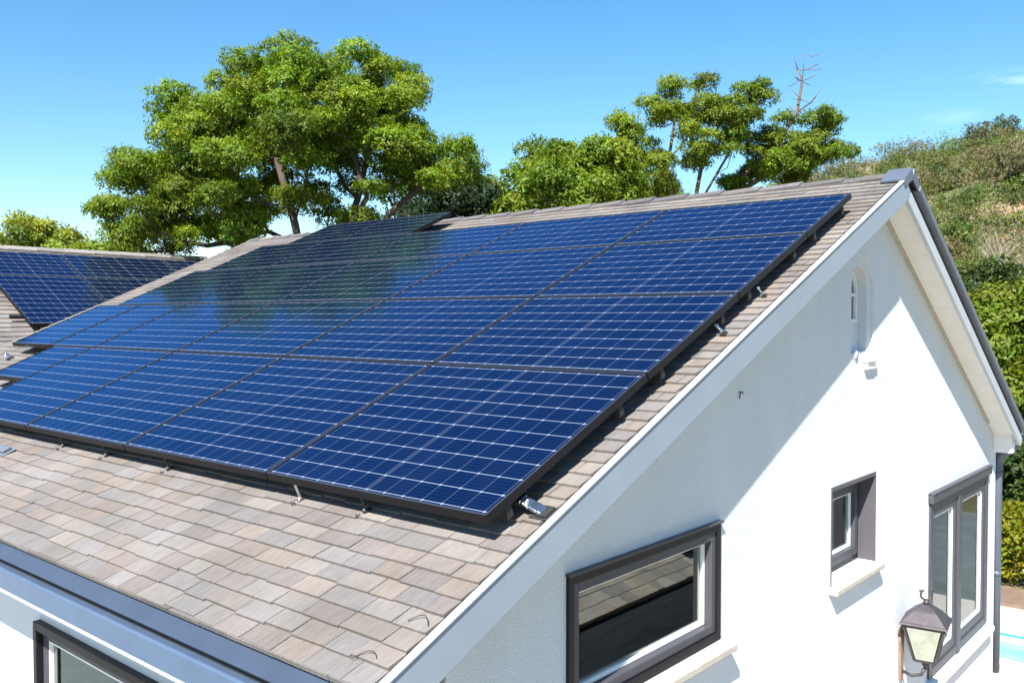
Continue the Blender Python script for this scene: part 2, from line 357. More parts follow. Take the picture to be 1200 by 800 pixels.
TINTS = [tuple(.60*(.52*v + .48*m_) for v, m_ in zip(c, (.283,.262,.256))) for c in ((0.315,0.265,0.225),(0.30,0.275,0.25),(0.275,0.262,0.255),(0.325,0.265,0.215),(0.250,0.220,0.205),(0.345,0.305,0.265),(0.285,0.238,0.212),(0.355,0.325,0.29),(0.285,0.275,0.275),(0.29,0.25,0.24))]
def shingles(mb, F, L_, S_, ex=0.0905, wmin=0.13, wmax=0.235, start=0.0, th=0.0135):
    d = start; r = 0
    while d < S_ - 0.01:
        d1 = min(d + ex, S_); a = -random.random()*wmin
        base_t = random.uniform(-.02, .02)
        while a < L_:
            wd = random.uniform(wmin, wmax); a0, a1 = max(a, 0.0), min(a + wd - random.choice((.003, .0045, .0065)), L_)
            if a1 - a0 > 0.015:
                c = random.choice(TINTS); k = random.uniform(.90, 1.10) * (1 + base_t)
                c = tuple(x*k for x in c)
                lift = random.uniform(0, 0.004); j0 = random.uniform(-.006, .006)*(d1 < S_); j1 = j0 + random.uniform(-.003, .003)*(d1 < S_)
                up0 = max(0, d - 0.03)
                h0, h1 = 0.001, th + lift
                mb.hexa([F(a0, up0, -.01), F(a1, up0, -.01), F(a1, d1+j1, -.004), F(a0, d1+j0, -.004),
                         F(a0, up0, h0), F(a1, up0, h0), F(a1, d1+j1, h1), F(a0, d1+j0, h1 + random.uniform(-.001, .001))], 0, c)
            a += wd
        d = d1; r += 1

house = thing('house', (6.3, 6.2, 0), 'white stucco house with a shingled gable roof carrying a large solar array', 'house')

# walls ------------------------------------------------------------
def top_near(x): return A.z - (A.x - x)*math.tan(P1) - 0.13
def top_far(x): return A.z - (x - A.x)*math.tan(P2) - 0.13
T = 0.26
mb = MB()
mb.prism([(WX0, -.05), (WX1, -.05), (WX1, top_far(WX1)), (A.x, A.z - 0.14), (WX0, top_near(WX0))], WY, WY + T)
gable = mb.build('wall', M['stucco'], house)
BW = (3.035, 4.365, 2.075, 2.685); SW = (5.955, 6.815, 1.985, 2.655); RW = (8.15, 10.10, 0.68, 2.205)
def cutter(x0, x1, z0, z1, y0, y1):
    c = MB(); c.box(x0, x1, y0, y1, z0, z1); return c.build('cutter', M['stucco'])
def arch_poly(x0, x1, z0, ztop, n=16):
    r = (x1 - x0)/2; zc = ztop - r; cx = (x0+x1)/2
    return [(x0, z0), (x1, z0)] + [(cx + r*math.cos(math.pi*k/n), zc + r*math.sin(math.pi*k/n)) for k in range(n+1)]
AX0, AX1, AZ0, AZ1 = 6.30, 6.70, 3.545, 4.215
ca = MB(); ca.prism(arch_poly(AX0 - .01, AX1 + .035, AZ0, AZ1 + .02), WY - .1, WY + .022); ca = ca.build('cutter', M['stucco'])
ca2 = MB(); ca2.prism(arch_poly(AX0 + .004, AX1 - .045, AZ0 + .01, AZ1 - .045), WY, WY + .085); ca2 = ca2.build('cutter', M['stucco'])
ca3 = MB(); ca3.prism(arch_poly(AX0 + .015, AX1 - .055, 3.76, AZ1 - .055), WY, WY + .5); ca3 = ca3.build('cutter', M['stucco'])
carve(gable, [cutter(*BW, WY-.1, WY+.5), cutter(*SW, WY-.1, WY+.5), cutter(*RW, WY-.1, WY+.5), ca, ca2, ca3])

NW = (3.20, 5.93, 0.75, 1.90)         # window in the low front wall: Y0, Y1, Z0, Z1
mb = MB(); mb.box(WX0, WX0 + T, WY + T, WYB - T, -.05, top_near(WX0))
front = mb.build('wall', M['stucco'], house)
c = MB(); c.box(WX0-.1, WX0+.5, NW[0], NW[1], NW[2], NW[3]); carve(front, [c.build('cutter', M['stucco'])])
mb = MB(); mb.box(WX1 - T, WX1, WY + T, WYB - T, -.05, top_far(WX1)); mb.build('wall', M['stucco'], house)
mb = MB(); mb.prism([(WX0, -.05), (WX1, -.05), (WX1, top_far(WX1)), (A.x, A.z - 0.14), (WX0, top_near(WX0))], WYB - T, WYB); mb.build('wall', M['stucco'], house)
mb = MB(); mb.box(WX0+T, WX1-T, WY+T, WYB-T, 0.01, 0.05); mb.build('floor', M['floor_in'], house)
mb = MB(); mb.box(WX0+T, WX1-T, WY+T+.001, WYB-T-.001, 2.70, 2.76); mb.build('ceiling', M['inner'], house)
mb = MB(); mb.box(5.1, 5.2, WY+T, WYB-T, .06, 2.69); mb.box(7.6, 7.7, WY+T, WYB-T, .06, 2.69); mb.box(2.4, 10.2, 5.9, 6.0, .06, 2.69); mb.build('inner_wall', M['inner'], house)

# roof -------------------------------------------------------------
mb = MB()
mb.fbox(near, 0.03, YL - .03, 0.0, S1 - .01, -0.075, -0.012)
mb.fbox(far, 0.03, YL - .03, 0.03, S2 - .01, -0.075, -0.012)
deck = mb.build('roof', M['deck'], house)
mb = MB(); shingles(mb, near, YL, S1); sh = mb.build('shingles', M['shingle'], deck)
mb = MB(); shingles(mb, far, YL, S2, ex=.12, wmin=.2, wmax=.3); mb.build('shingles', M['shingle'], deck)
# ridge caps, each lapping the next
mb = MB(); a = 0.10; i = 0
while a < YL:
    b = min(a + 0.33, YL); k = random.uniform(.8, 1.2); tn = (0.105*k, 0.098*k, 0.098*k*random.uniform(.97, 1.08))
    if random.random() < .15: tn = (0.19, 0.165, 0.145)
    lf = 0.009 + random.uniform(0, .005); wv = 0.085 + random.uniform(-.006, .006)
    z0, z1 = 0.014, 0.014 + lf
    for F in (near, far):
        mb.hexa([F(a, wv, 0.002), F(b+.02, wv, 0.002), F(b+.02, 0, .004), F(a, 0, .004), F(a, wv, z1+.004), F(b+.02, wv, z0), F(b+.02, -.006, z0+.004), F(a, -.006, z1 + .008)], 0, tn)
    a = b; i += 1
mb.build('ridge_cap', M['ridge'], deck)
# folded end cap on the gable peak
mb = MB()
for F, ln in ((near, .20), (far, .17)):
    mb.hexa([F(-.055, ln, .012), F(.11, ln, .012), F(.11, -.004, .022), F(-.055, -.004, .022), F(-.055, ln, .034), F(.11, ln, .034), F(.11, -.006, .058), F(-.055, -.006, .058)])
for F, ln in ((near, .20), (far, .17)):
    mb.hexa([F(-.058, ln, -.03), F(-.046, ln, -.03), F(-.046, 0.0, -.03), F(-.058, 0.0, -.03), F(-.058, ln, .0335), F(-.046, ln, .0335), F(-.046, -.005, .0575), F(-.058, -.005, .0575)])
mb.build('ridge_end_cap', M['pipe'], deck, bevel=.006)

# verge: barge boards, lips, soffit --------------------------------
mb = MB()
mb.fbox(near, -0.05, -0.012, 0.10, S1 + .05, -0.135, 0.012)
mb.fbox(near, -0.012, 0.03, 0.10, S1 + .02, -0.135, -0.02)
mb.build('barge_board', M['barge'], house, bevel=.004)
mb = MB(); mb.fbox(near, -0.056, -0.024, 0.10, S1 + .05, 0.0125, 0.022); mb.build('verge_strip', M['barge_lip'], house, bevel=.003)
mb = MB(); mb.fbox(far, -0.03, -0.002, 0.02, S2 + .01, -0.165, -0.075); mb.build('barge_board', M['barge_lip'], house, bevel=.003)
mb = MB(); mb.fbox(far, -0.012, 0.028, 0.05, S2, -0.074, -0.005); mb.build('verge_shade', M['gap_shade'], house)  # dark filler painting the shade in the gap under the verge
mb = MB(); mb.fbox(far, -0.065, 0.04, 0.16, S2 + .02, -0.022, 0.026); mb.build('verge_strip', M['slate_metal'], house, bevel=.006)
mb = MB()
d = .06
while d < S2 - .02:
    mb.fbox(far, 0.001, WY - A.y - .003, d, min(d + .1985, S2 - .02), -0.118, -0.100); d += .2
d = .06
while d < S1 - .02:
    mb.fbox(near, 0.032, WY - A.y - .003, d, min(d + .196, S1 - .02), -0.118, -0.100); d += .2
mb.build('soffit', M['soffit'], house)
mb = MB(); mb.fbox(far, WY - A.y - .022, WY - A.y - .001, .10, S2 - .42, -0.135, -0.119); mb.build('bead', M['bead'], house)
# boxed end of the far eave
mb = MB(); xe = 10.70
mb.prism([(WX1 - .12, 2.40), (10.46, 2.40), (10.46, 2.52), (WX1 - .12, 2.60)], A.y + .03, WY - .001)
mb.build('eave_box', M['white_trim'], house, bevel=.004)
# far eave: fascia, gutter and downpipe
mb = MB(); mb.box(10.50, 10.525, 2.09, YL + 2.08, 2.47, 2.585); mb.build('fascia', M['white_trim'], house)
mb = MB(); n = 10
prof = [(10.60 + .062*math.cos(math.pi + math.pi*k/n), 2.575 + .075*math.sin(math.pi + math.pi*k/n)) for k in range(n+1)]
inner = [(10.60 + .056*math.cos(2*math.pi - math.pi*k/n), 2.578 + .068*math.sin(2*math.pi - math.pi*k/n)) for k in range(n+1)]
mb.prism(prof + inner, 2.07, YL + 2.08); mb.prism(prof, 2.066, 2.078); gut = mb.build('gutter', M['pipe'], house)
mb = MB()
mb.tube([(10.62, 2.16, 2.52), (10.62, 2.16, 2.47), (10.615, 2.19, 2.42), (10.58, 2.30, 2.33), (10.602, 2.318, 2.27), (10.60, 2.32, 2.16), (10.60, 2.32, 0.02)], 0.046, 14)
for z in (2.12, 1.05): mb.tube([(10.60, 2.32, z), (10.60, 2.32, z+.05)], 0.052, 14)
dp = mb.build('downpipe', M['pipe'], house)
# near eave: flashing, fascia and box gutter
mb = MB(); e = near(0, S1, 0); x, z = e.x, e.z
Y0, Y1 = 2.05, YL + 2.10
def strip(poly, m, name, bev=.003):
    b = MB(); b.prism(poly, Y0, Y1); return b.build(name, m, house, bevel=bev)
strip([(x + .02, z - .008), (x + .02, z - .020), (x - .035, z - .072), (x - .042, z - .062)], M['gutter'], 'eave_flashing', .002)
strip([(x - .012, z - .045), (x + .06, z - .045), (x + .06, z - .20), (x - .012, z - .20)], M['gap_shade'], 'fascia')  # board coloured dark to stand for the shadow in the recess
strip([(x - .062, z - .105), (x - .055, z - .096), (x - .014, z - .100), (x - .014, z - .205), (x - .058, z - .205), (x - .062, z - .198)], M['gutter_face'], 'gutter', .005)
strip([(x - .066, z - .200), (x - .063, z - .197), (x - .020, z - .2065), (x - .020, z - .213), (x - .063, z - .213)], M['barge_lip'], 'gutter_lip', .001)
mb = MB(); mb.box(x + .0615, WX0 - .001, WY + .002, YL + 2.0, z - .215, z - .200); mb.build('soffit', M['soffit'], house)

# windows ----------------------------------------------------------
def bars(mb, x0, x1, z0, z1, wd, y0, y1, mi=0, bottom=None):
    b = bottom or wd
    mb.box(x0, x0+wd, y0, y1, z0, z1, mi); mb.box(x1-wd, x1, y0, y1, z0, z1, mi)
    mb.box(x0+wd, x1-wd, y0, y1, z1-wd, z1, mi); mb.box(x0+wd, x1-wd, y0, y1, z0, z0+b, mi)
def pane(x0, x1, z0, z1, y, parent, name='pane', g='glass'):
    p = MB(); p.box(x0, x1, y, y+.006, z0, z1); return p.build(name, M[g], parent)
def window(name, label=None): 
    e = bpy.data.objects.new(name, None); col.objects.link(e); attach(e, house)
    if label: e['label'] = label
    return e
# wide fixed window low in the gable
x0, x1, z0, z1 = BW
mb = MB(); bars(mb, x0-.012, x1+.012, z0-.006, z1+.012, .040, WY-.016, WY+.06); wf = mb.build('window', M['frame_dark'], house, bevel=.002)
mb = MB(); bars(mb, x0+.03, x1-.03, z0+.036, z1-.03, .044, WY-.006, WY+.075, 0); mb.build('sash', M['frame_grey'], wf, bevel=.004)
mb = MB(); bars(mb, x0+.075, x1-.075, z0+.081, z1-.075, .022, WY+.034, WY+.07, 0); mb.build('glazing_bead', M['white_trim'], wf, bevel=.003)
pane(x0+.096, x1-.096, z0+.102, z1-.096, WY+.05, wf)
mb = MB(); mb.hexa([(x0-.08, WY-.085, z0-.075), (x1+.075, WY-.085, z0-.075), (x1+.075, WY-.001, z0-.060), (x0-.08, WY-.001, z0-.060), (x0-.08, WY-.085, z0-.035), (x1+.075, WY-.085, z0-.035), (x1+.075, WY-.001, z0-.012), (x0-.08, WY-.001, z0-.012)]); mb.build('sill', M['sill'], wf, bevel=.006)
mb = MB(); mb.box(x0-.02, x1+.02, WY-.030, WY-.001, z1+.0135, z1+.026); mb.build('head_flashing', M['frame_grey'], wf, bevel=.002)
# small deep-set window
x0, x1, z0, z1 = SW
mb = MB(); 
for q in ((x1-.012, x1-.001, z0, z1), (x0+.001, x0+.012, z0, z1)): mb.box(q[0], q[1], WY-.006, WY+.175, q[2], q[3])
mb.box(x0+.0125, x1-.0125, WY-.006, WY+.175, z1-.030, z1-.001); sf = mb.build('window', M['reveal'], house, bevel=.002)
mb = MB(); bars(mb, x0+.013, x1-.013, z0+.001, z1-.031, .05, WY+.12, WY+.20); mb.build('frame', M['frame_dark'], sf, bevel=.003)
mb = MB(); bars(mb, x0+.064, x1-.064, z0+.052, z1-.082, .06, WY+.105, WY+.18); mb.build('sash', M['frame_grey'], sf, bevel=.005)
mb = MB(); bars(mb, x0+.125, x1-.125, z0+.113, z1-.143, .02, WY+.135, WY+.17); mb.build('glazing_bead', M['white_trim'], sf, bevel=.003)
pane(x0+.144, x1-.144, z0+.132, z1-.162, WY+.15, sf, g='glass_clear')
mb = MB(); mb.hexa([(x0-.035, WY-.065, z0-.05), (x1+.035, WY-.065, z0-.05), (x1+.035, WY+.10, z0-.045), (x0-.035, WY+.10, z0-.045), (x0-.035, WY-.065, z0-.012), (x1+.035, WY-.065, z0-.012), (x1+.035, WY+.10, z0+.0), (x0-.035, WY+.10, z0+.0)])
sl_ = mb.build('sill', M['sill'], sf, bevel=.006)
# cut the sill to the opening: the part inside the wall is hidden by the reveal
# two-leaf window on the right
x0, x1, z0, z1 = RW; xm = 9.06
mb = MB(); bars(mb, x0, x1, z0, z1, .065, WY-.018, WY+.06); mb.box(xm-.05, xm+.05, WY-.024, WY+.06, z0-.02, z1-.065); rf = mb.build('window', M['frame_grey'], house, bevel=.004)
for a0, a1 in ((x0+.07, xm-.055), (xm+.055, x1-.07)):
    mb = MB(); bars(mb, a0, a1, z0+.07, z1-.07, .07, WY-.004, WY+.055); mb.build('sash', M['frame_grey'], rf, bevel=.005)
    mb = MB(); bars(mb, a0+.071, a1-.071, z0+.141, z1-.141, .022, WY+.012, WY+.05); mb.build('glazing_bead', M['white_trim'], rf, bevel=.003)
    pane(a0+.092, a1-.092, z0+.162, z1-.162, WY+.03, rf, g='glass_clear')
mb = MB(); mb.box(x0-.03, x1+.03, WY-.045, WY-.001, z1+.002, z1+.075); mb.box(x0-.035, x1+.035, WY-.052, WY-.002, z1+.077, z1+.092); mb.build('lintel', M['frame_grey'], rf, bevel=.006)
mb = MB(); mb.hexa([(x0-.06, WY-.075, z0-.10), (x1+.08, WY-.075, z0-.10), (x1+.08, WY-.001, z0-.10), (x0-.06, WY-.001, z0-.10), (x0-.06, WY-.075, z0-.045), (x1+.08, WY-.075, z0-.045), (x1+.08, WY-.001, z0-.02), (x0-.06, WY-.001, z0-.02)]); mb.build('sill', M['white_trim'], rf, bevel=.008)
mb = MB(); mb.box(x0-.05, x1+.07, WY-.05, WY-.002, z0-.135, z0-.102); mb.build('sill_drip', M['frame_grey'], rf, bevel=.004)
# curtains standing just inside
def curtain(x0, x1, z0, z1, y, parent, amp=.025, n=50):
    vs = []; 
    for k in range(n+1):
        xx = x0 + (x1-x0)*k/n; yy = y + amp*math.sin(k*1.25 + .6*math.sin(k*.31))
        vs += [(xx, yy, z0), (xx, yy, z1), (xx, yy+.004, z0), (xx, yy+.004, z1)]
    m_ = MB(); m_.add(vs, [f for k in range(n) for f in ((4*k, 4*k+4, 4*k+5, 4*k+1), (4*k+2, 4*k+3, 4*k+7, 4*k+6))], smooth=True); return m_.build('curtain', M['curtain'], parent)
curtain(x0+1.25, x1-.02, z0+.1, z1+.1, WY+.16, rf); curtain(x0+.02, x0+.30, z0+.1, z1-.02, WY+.16, rf, n=18)
curtain(SW[0]+.45, SW[1]+.35, SW[2]-.9, SW[3]+.03, WY+T+.12, sf, n=24)
# arched niche window
mb = MB(); ap = arch_poly(AX0+.016, AX1-.056, 3.761, AZ1-.056)
iw = arch_poly(AX0+.042, AX1-.082, 3.788, AZ1-.082)
n = len(ap); yv = WY + .086
mb.add([(x, yv, z) for x, z in ap] + [(x, yv, z) for x, z in iw] + [(x, yv+.04, z) for x, z in ap] + [(x, yv+.04, z) for x, z in iw],
       [f for i in range(n) for f in ((i, (i+1) % n, n+(i+1) % n, n+i), (2*n+i, 3*n+i, 3*n+(i+1) % n, 2*n+(i+1) % n), (n+i, n+(i+1) % n, 3*n+(i+1) % n, 3*n+i), (i, 2*n+i, 2*n+(i+1) % n, (i+1) % n))])
mb.box(AX0+.043, AX1-.083, yv+.005, yv+.018, 3.955, 3.975)
af = mb.build('window', M['white_trim'], house)
mb = MB(); mb.prism(iw, yv+.02, yv+.026); mb.build('pane', M['glass'], af)
mb = MB(); cx = 6.625
mb.box(cx-.10, cx+.10, WY-.045, WY-.001, 3.480, 3.530); mb.box(cx-.085, cx+.085, WY-.03, WY-.001, 3.425, 3.4795); mb.build('sill', M['white_trim'], af, bevel=.006)
mb = MB(); mb.tube([(6.375, WY-.012, 3.535), (6.375, WY+.08, 3.535)], .030, 14, smooth=True); mb.build('scroll', M['stucco'], af)
# window under the near eave
y0, y1, z0, z1 = NW
def ybars(mb, a0, a1, c0, c1, wd, q0, q1):
    mb.box(q0, q1, a0, a0+wd, c0, c1); mb.box(q0, q1, a1-wd, a1, c0, c1); mb.box(q0, q1, a0+wd, a1-wd, c1-wd, c1); mb.box(q0, q1, a0+wd, a1-wd, c0, c0+wd)
mb = MB(); ybars(mb, y0, y1, z0, z1, .05, WX0-.045, WX0+.07); nf = mb.build('window', M['frame_dark'], house, bevel=.004)
mb = MB(); ybars(mb, y0+.055, y1-.055, z0+.055, z1-.055, .05, WX0-.005, WX0+.06); mb.build('sash', M['frame_grey'], nf, bevel=.004)
mb = MB(); ybars(mb, y0+.106, y1-.106, z0+.106, z1-.106, .02, WX0+.01, WX0+.05); mb.build('glazing_bead', M['white_trim'], nf)
mb = MB(); mb.box(WX0+.03, WX0+.036, y0+.125, y1-.125, z0+.125, z1-.125); mb.build('pane', M['glass'], nf)
mb = MB(); mb.box(WX0+.10, WX0+.11, y0+.1, y1-.1, z1-.5, z1-.02); mb.build('blind', M['curtain'], nf)

# ------------------------------------------------------------------ solar panels
def panel_parts(root, F, a0, a1, d0, d1, h, nx, ny):
    """frame, glass and junction box of one panel; a0..a1 along the roof, d0..d1 down the slope, h = top height"""
    fw, ft = 0.012, 0.038
    mb = MB()
    mb.fbox(F, a0, a0+fw, d0, d1, h-ft, h); mb.fbox(F, a1-fw, a1, d0, d1, h-ft, h)
    mb.fbox(F, a0+fw, a1-fw, d0, d0+fw, h-ft, h); mb.fbox(F, a0+fw, a1-fw, d1-fw, d1, h-ft, h)
    fr = mb.build('frame', M['pframe'], root, bevel=.0015)
    mb = MB(); e = .0015; t2 = h + .0006
    for q in ((a0+e, a0+fw-e, d0+e, d1-e), (a1-fw+e, a1-e, d0+e, d1-e), (a0+fw, a1-fw, d0+e, d0+fw-e), (a0+fw, a1-fw, d1-fw+e, d1-e)):
        mb.fbox(F, q[0], q[1], q[2], q[3], h-.001, t2)
    mb.build('frame_lip', M['plip'], fr)
    mb = MB(); g = h - .0035
    c = [F(a0+fw, d0+fw, g), F(a1-fw, d0+fw, g), F(a1-fw, d1-fw, g), F(a0+fw, d1-fw, g)]
    lo = [F(a0+fw, d0+fw, g-.006), F(a1-fw, d0+fw, g-.006), F(a1-fw, d1-fw, g-.006), F(a0+fw, d1-fw, g-.006)]
    me = bpy.data.meshes.new('cell_sheet')
    me.from_pydata([tuple(p) for p in c + lo], [], [(3,2,1,0), (4,5,6,7)])
    uv = me.uv_layers.new(name='cells'); uw = me.uv_layers.new(name='whole')
    mgx = .018/(a1-a0)*nx; mgy = .014/(d1-d0)*ny
    crn = [(-mgx, ny+mgy), (nx+mgx, ny+mgy), (nx+mgx, -mgy), (-mgx, -mgy)]
    for li, vi in enumerate((3,2,1,0)):
        uv.data[li].uv = crn[vi]; uw.data[li].uv = (crn[vi][0]/nx, crn[vi][1]/ny)
    me.materials.append(M['cells']); me.update()
    if (me.polygons[0].normal).dot(F(0,0,1) - F(0,0,0)) < 0: me.flip_normals()
    o = bpy.data.objects.new('cell_sheet', me); col.objects.link(o); attach(o, root)

H0 = 0.140
A_OFF = A.y + 0.036; DD = 0.034
edges = [2.22, 3.61, 5.00, 6.39, 7.78, 9.17]
rows = [  # d from ridge: bottom, top, name
    (4.655, 3.480, 'bottom row', 10, [2.22,3.61,5.00,6.39,7.78]),
    (3.475, 2.515, 'second row up', 8, [2.22,3.61,5.00,6.39,7.78,8.67,9.56]),
    (2.510, 1.565, 'third row up', 8, [2.22,3.61,5.00,6.39,7.78,9.17]),
    (1.560, 0.785, 'fourth row up', 6, [2.22,3.61,5.00,6.39,7.78,8.95])]
ordn = ['nearest the white gable', 'second from the white gable', 'third from the white gable', 'fourth from the white gable', 'fifth from the white gable', 'sixth from the white gable']
GA = 'solar panels of the big array on the near roof slope'
for db, dt, nm, ny, ed in rows:
    n = len(ed)-1
    for i in range(n):
        a0, a1 = ed[i]-A_OFF+.004, ed[i+1]-A_OFF-.004
        pos = ordn[i] if i < n-1 else 'farthest from the white gable'
        root = thing('solar_panel', near((a0+a1)/2, db, 0), 'blue solar panel in the %s, %s' % (nm, pos), 'solar panel', GA)
        # installers never get them perfectly level
        hh = H0 + random.uniform(-.0015, .0015)
        panel_parts(root, near, a0, a1, dt+DD+.003, db+DD-.003, hh, max(6, round((a1-a0)/.1158)), ny)
root = thing('solar_panel', near(6.1, 4.09, 0), 'half-height blue solar panel filling the step at the far end of the bottom row', 'solar panel', GA)
panel_parts(root, near, 7.784-A_OFF, 8.52-A_OFF, 3.483+DD, 4.087+DD, H0, 6, 5)
for i, (y0, y1) in enumerate(((6.50, 7.48), (7.488, 8.46))):
    root = thing('solar_panel', near(y0-A_OFF, .78, 0), 'dark solar panel in the short ridge row, %s' % ('the one nearer the gable' if i == 0 else 'the one farther from the gable'), 'solar panel', GA)
    panel_parts(root, near, y0-A_OFF, y1-A_OFF, .14+DD, .780+DD, H0, 8, 5)

# rails under the panels, feet and clamps
GR = 'mounting rails under the solar array'
for k, (db, dt, nm, ny, ed) in enumerate(rows):
    for j, dd in enumerate((db + DD - .13, dt + DD + .2*(db-dt))):
        r = thing('mounting_rail', near(.1, dd, 0), 'thin black rail under panels of the %s, %s of two' % (nm, 'lower' if j == 0 else 'upper'), 'rail', GR)
        b = MB(); b.fbox(near, ed[0]-A_OFF+.02, ed[-1]-A_OFF-.05, dd-.020, dd+.020, H0-.095, H0-.0385); b.build('beam', M['rubber'], r, bevel=.002)  # beam coloured black to deepen the shade band under the panels
        b = MB(); b.fbox(near, ed[0]-A_OFF+.012, ed[0]-A_OFF+.0198, dd-.016, dd+.016, H0-.09, H0-.042); b.build('end_cap', M['rubber'], r)
        for y in np.arange(ed[0]+.35, ed[-1], 1.05):
            a = y - A_OFF; b = MB()
            b.fbox(near, a-.022, a+.022, dd-.05, dd+.02, .012, .02); b.fbox(near, a-.02, a+.02, dd-.006, dd+.006, .02, H0-.096)
            b.build('foot', M['rubber'], r)
def clip(y, d, label):
    r = thing('panel_clip', near(y-A_OFF, d, 0), label, 'clip', 'small clips along the lower edge of the array')
    a = y-A_OFF; b = MB()
    b.fbox(near, a-.009, a+.009, d-.03, d+.016, .016, .022); b.fbox(near, a-.010, a+.010, d-.004, d+.002, .022, H0-.04); b.build('bracket', M['alu'] if y < 3.5 and y > 3.2 else M['rubber'], r, bevel=.002)
    b = MB(); b.tube([near(a, d+.008, .022), near(a, d+.008, .032)], .006, 8); b.build('bolt', M['alu'] if y < 3.5 and y > 3.2 else M['slate_metal'], r)
    b = MB(); b.tube([near(a+.004, d+.03, .018), near(a+.012, d+.045, .018), near(a+.02, d+.04, .022)], .004, 6); b.build('wire_end', M['rubber'], r)
D0 = 4.655 + DD - .035
clip(3.42, D0+.02, 'small silver clip under the bottom-row panel nearest the white gable')
clip(2.98, D0+.004, 'tiny silver clip right of the larger clip under the panel nearest the white gable')
clip(4.62, D0+.01, 'small clip under the second bottom-row panel from the white gable')
clip(5.35, D0+.01, 'small clip under the third bottom-row panel, near its joint with the second')
clip(5.95, D0+.008, 'small clip under the middle of the third bottom-row panel')
def hook(y, d, lab, s=1.0, flip=1):
    r = thing('roof_bracket', near(y-A_OFF, d, 0), lab, 'bracket', 'silver brackets at the array edges'); a = y-A_OFF
    b = MB()
    pr = [(0.0, .075), (-.03*s, .070), (-.065*s, .052), (-.10*s, .040), (-.125*s, .028)]
    for (p, q) in zip(pr, pr[1:]):
        b.hexa([near(a+p[0], d-.028*s, p[1]-.012), near(a+q[0], d-.030*s, q[1]-.012), near(a+q[0], d+.030*s, q[1]-.012), near(a+p[0], d+.028*s, p[1]-.012),
                near(a+p[0], d-.022*s, p[1]), near(a+q[0], d-.026*s, q[1]), near(a+q[0], d+.026*s, q[1]), near(a+p[0], d+.022*s, p[1])])
    b.build('arm', M['alu'], r, bevel=.005)
    b = MB(); b.fbox(near, a-.165*s, a-.07*s, d-.042*s, d+.042*s, .013, .021); b.fbox(near, a-.150*s, a-.10*s, d-.034*s, d+.034*s, .0215, .031); b.build('base_plate', M['rubber'], r, bevel=.003)
    b = MB(); b.tube([near(a-.05*s, d, .058), near(a-.05*s, d, .07)], .010*s, 8); b.build('bolt', M['alu'], r)
hook(2.275, 4.46, 'large silver roof bracket with black base at the front corner of the array', 1.0)
hook(2.255, 2.80, 'small silver bracket on the array edge beside the second-row panel', .38)
hook(2.245, 2.30, 'tiny silver bracket on the array edge beside the third-row panel', .3)
hook(9.60, 3.60, 'grey bracket under the far left corner of the second row', .8)
r = thing('roof_vent', near(6.6-A_OFF, 4.82, 0), 'flat grey metal flashing plate on the shingles left of the bottom row', 'flashing'); b = MB()
b.fbox(near, 6.40-A_OFF, 6.85-A_OFF, 4.79, 4.88, .014, .022); b.build('plate', M['slate_metal'], r, bevel=.003)
b = MB(); b.fbox(near, 6.43-A_OFF, 6.8-A_OFF, 4.805, 4.865, .0222, .045); b.build('cover', M['slate_metal'], r, bevel=.008)
# loose wire ends by the verge
for k, (aa, dd, lb) in enumerate(((.07, 5.33, 'thin dark wire curling from the verge strip, lower one near the eave'), (.035, 5.13, 'thin dark wire curling from the verge strip, upper one'))):
    b = MB(); b.tube([near(aa + .09 - .02*k - .09*t, dd + .022 - .05*math.sin(2.4*t + .3*k), .0165 + .009*math.sin(math.pi*t)) for t in np.linspace(0, 1, 10)], .0016, 6); tag(b.build('wire', M['rubber']), lb, 'wire', 'loose wires at the verge')

# ------------------------------------------------------------------ rear house on the left
K = 1.3
def kk(x, y, z): return Vector((x*K, y*K, 3.8 + (z-3.8)*K))
PW = R_(26.4)
RV = kk(6.135, 10.505, 4.553)             # right end of its ridge
RX0 = -1.5; RL = RV.x - RX0
rear = frame_of((RX0, RV.y, RV.z), (1, 0, 0), (0, -math.cos(PW), -math.sin(PW)), (0, -math.sin(PW), math.cos(PW)))
rback = frame_of((RX0, RV.y, RV.z), (1, 0, 0), (0, math.cos(PW), -math.sin(PW)), (0, math.sin(PW), math.cos(PW)))
RS = (RV.y - 10.62)/math.cos(PW)
rh = thing('house', (3, RV.y, 0), 'second shingled house behind the far end, its roof slope with dark solar panels', 'house')
mb = MB(); ez = RV.z - (RV.y - 10.85)*math.tan(PW) - .1
poly = [(10.85, 0), (2*RV.y-10.85, 0), (2*RV.y-10.85, ez), (RV.y, RV.z-.12), (10.85, ez)]; n = 5
for xx in (RX0+.25, RV.x-.25-.2):
    vs = [(xx, y, z) for y, z in poly] + [(xx+.2, y, z) for y, z in poly]
    mb.add(vs, [tuple(range(n)), tuple(range(2*n-1, n-1, -1))] + [(i, i+n, (i+1) % n+n, (i+1) % n) for i in range(n)])
mb.box(RX0+.45, RV.x-.45, 10.85, 11.05, 0, ez); mb.box(RX0+.45, RV.x-.45, 2*RV.y-11.05, 2*RV.y-10.85, 0, ez); mb.build('wall', M['stucco'], rh)
mb = MB(); mb.fbox(rear, .02, RL-.02, 0.0, RS-.01, -.09, -.012); mb.fbox(rback, .02, RL-.02, 0.03, RS-.01, -.09, -.012); rd = mb.build('roof', M['deck'], rh)
mb = MB(); shingles(mb, rear, RL, RS, ex=.118, wmin=.17, wmax=.3); mb.build('shingles', M['shingle'], rd)
mb = MB(); shingles(mb, rback, RL, RS, ex=.2, wmin=.4, wmax=.6); mb.build('shingles', M['shingle'], rd)
mb = MB(); a = 0
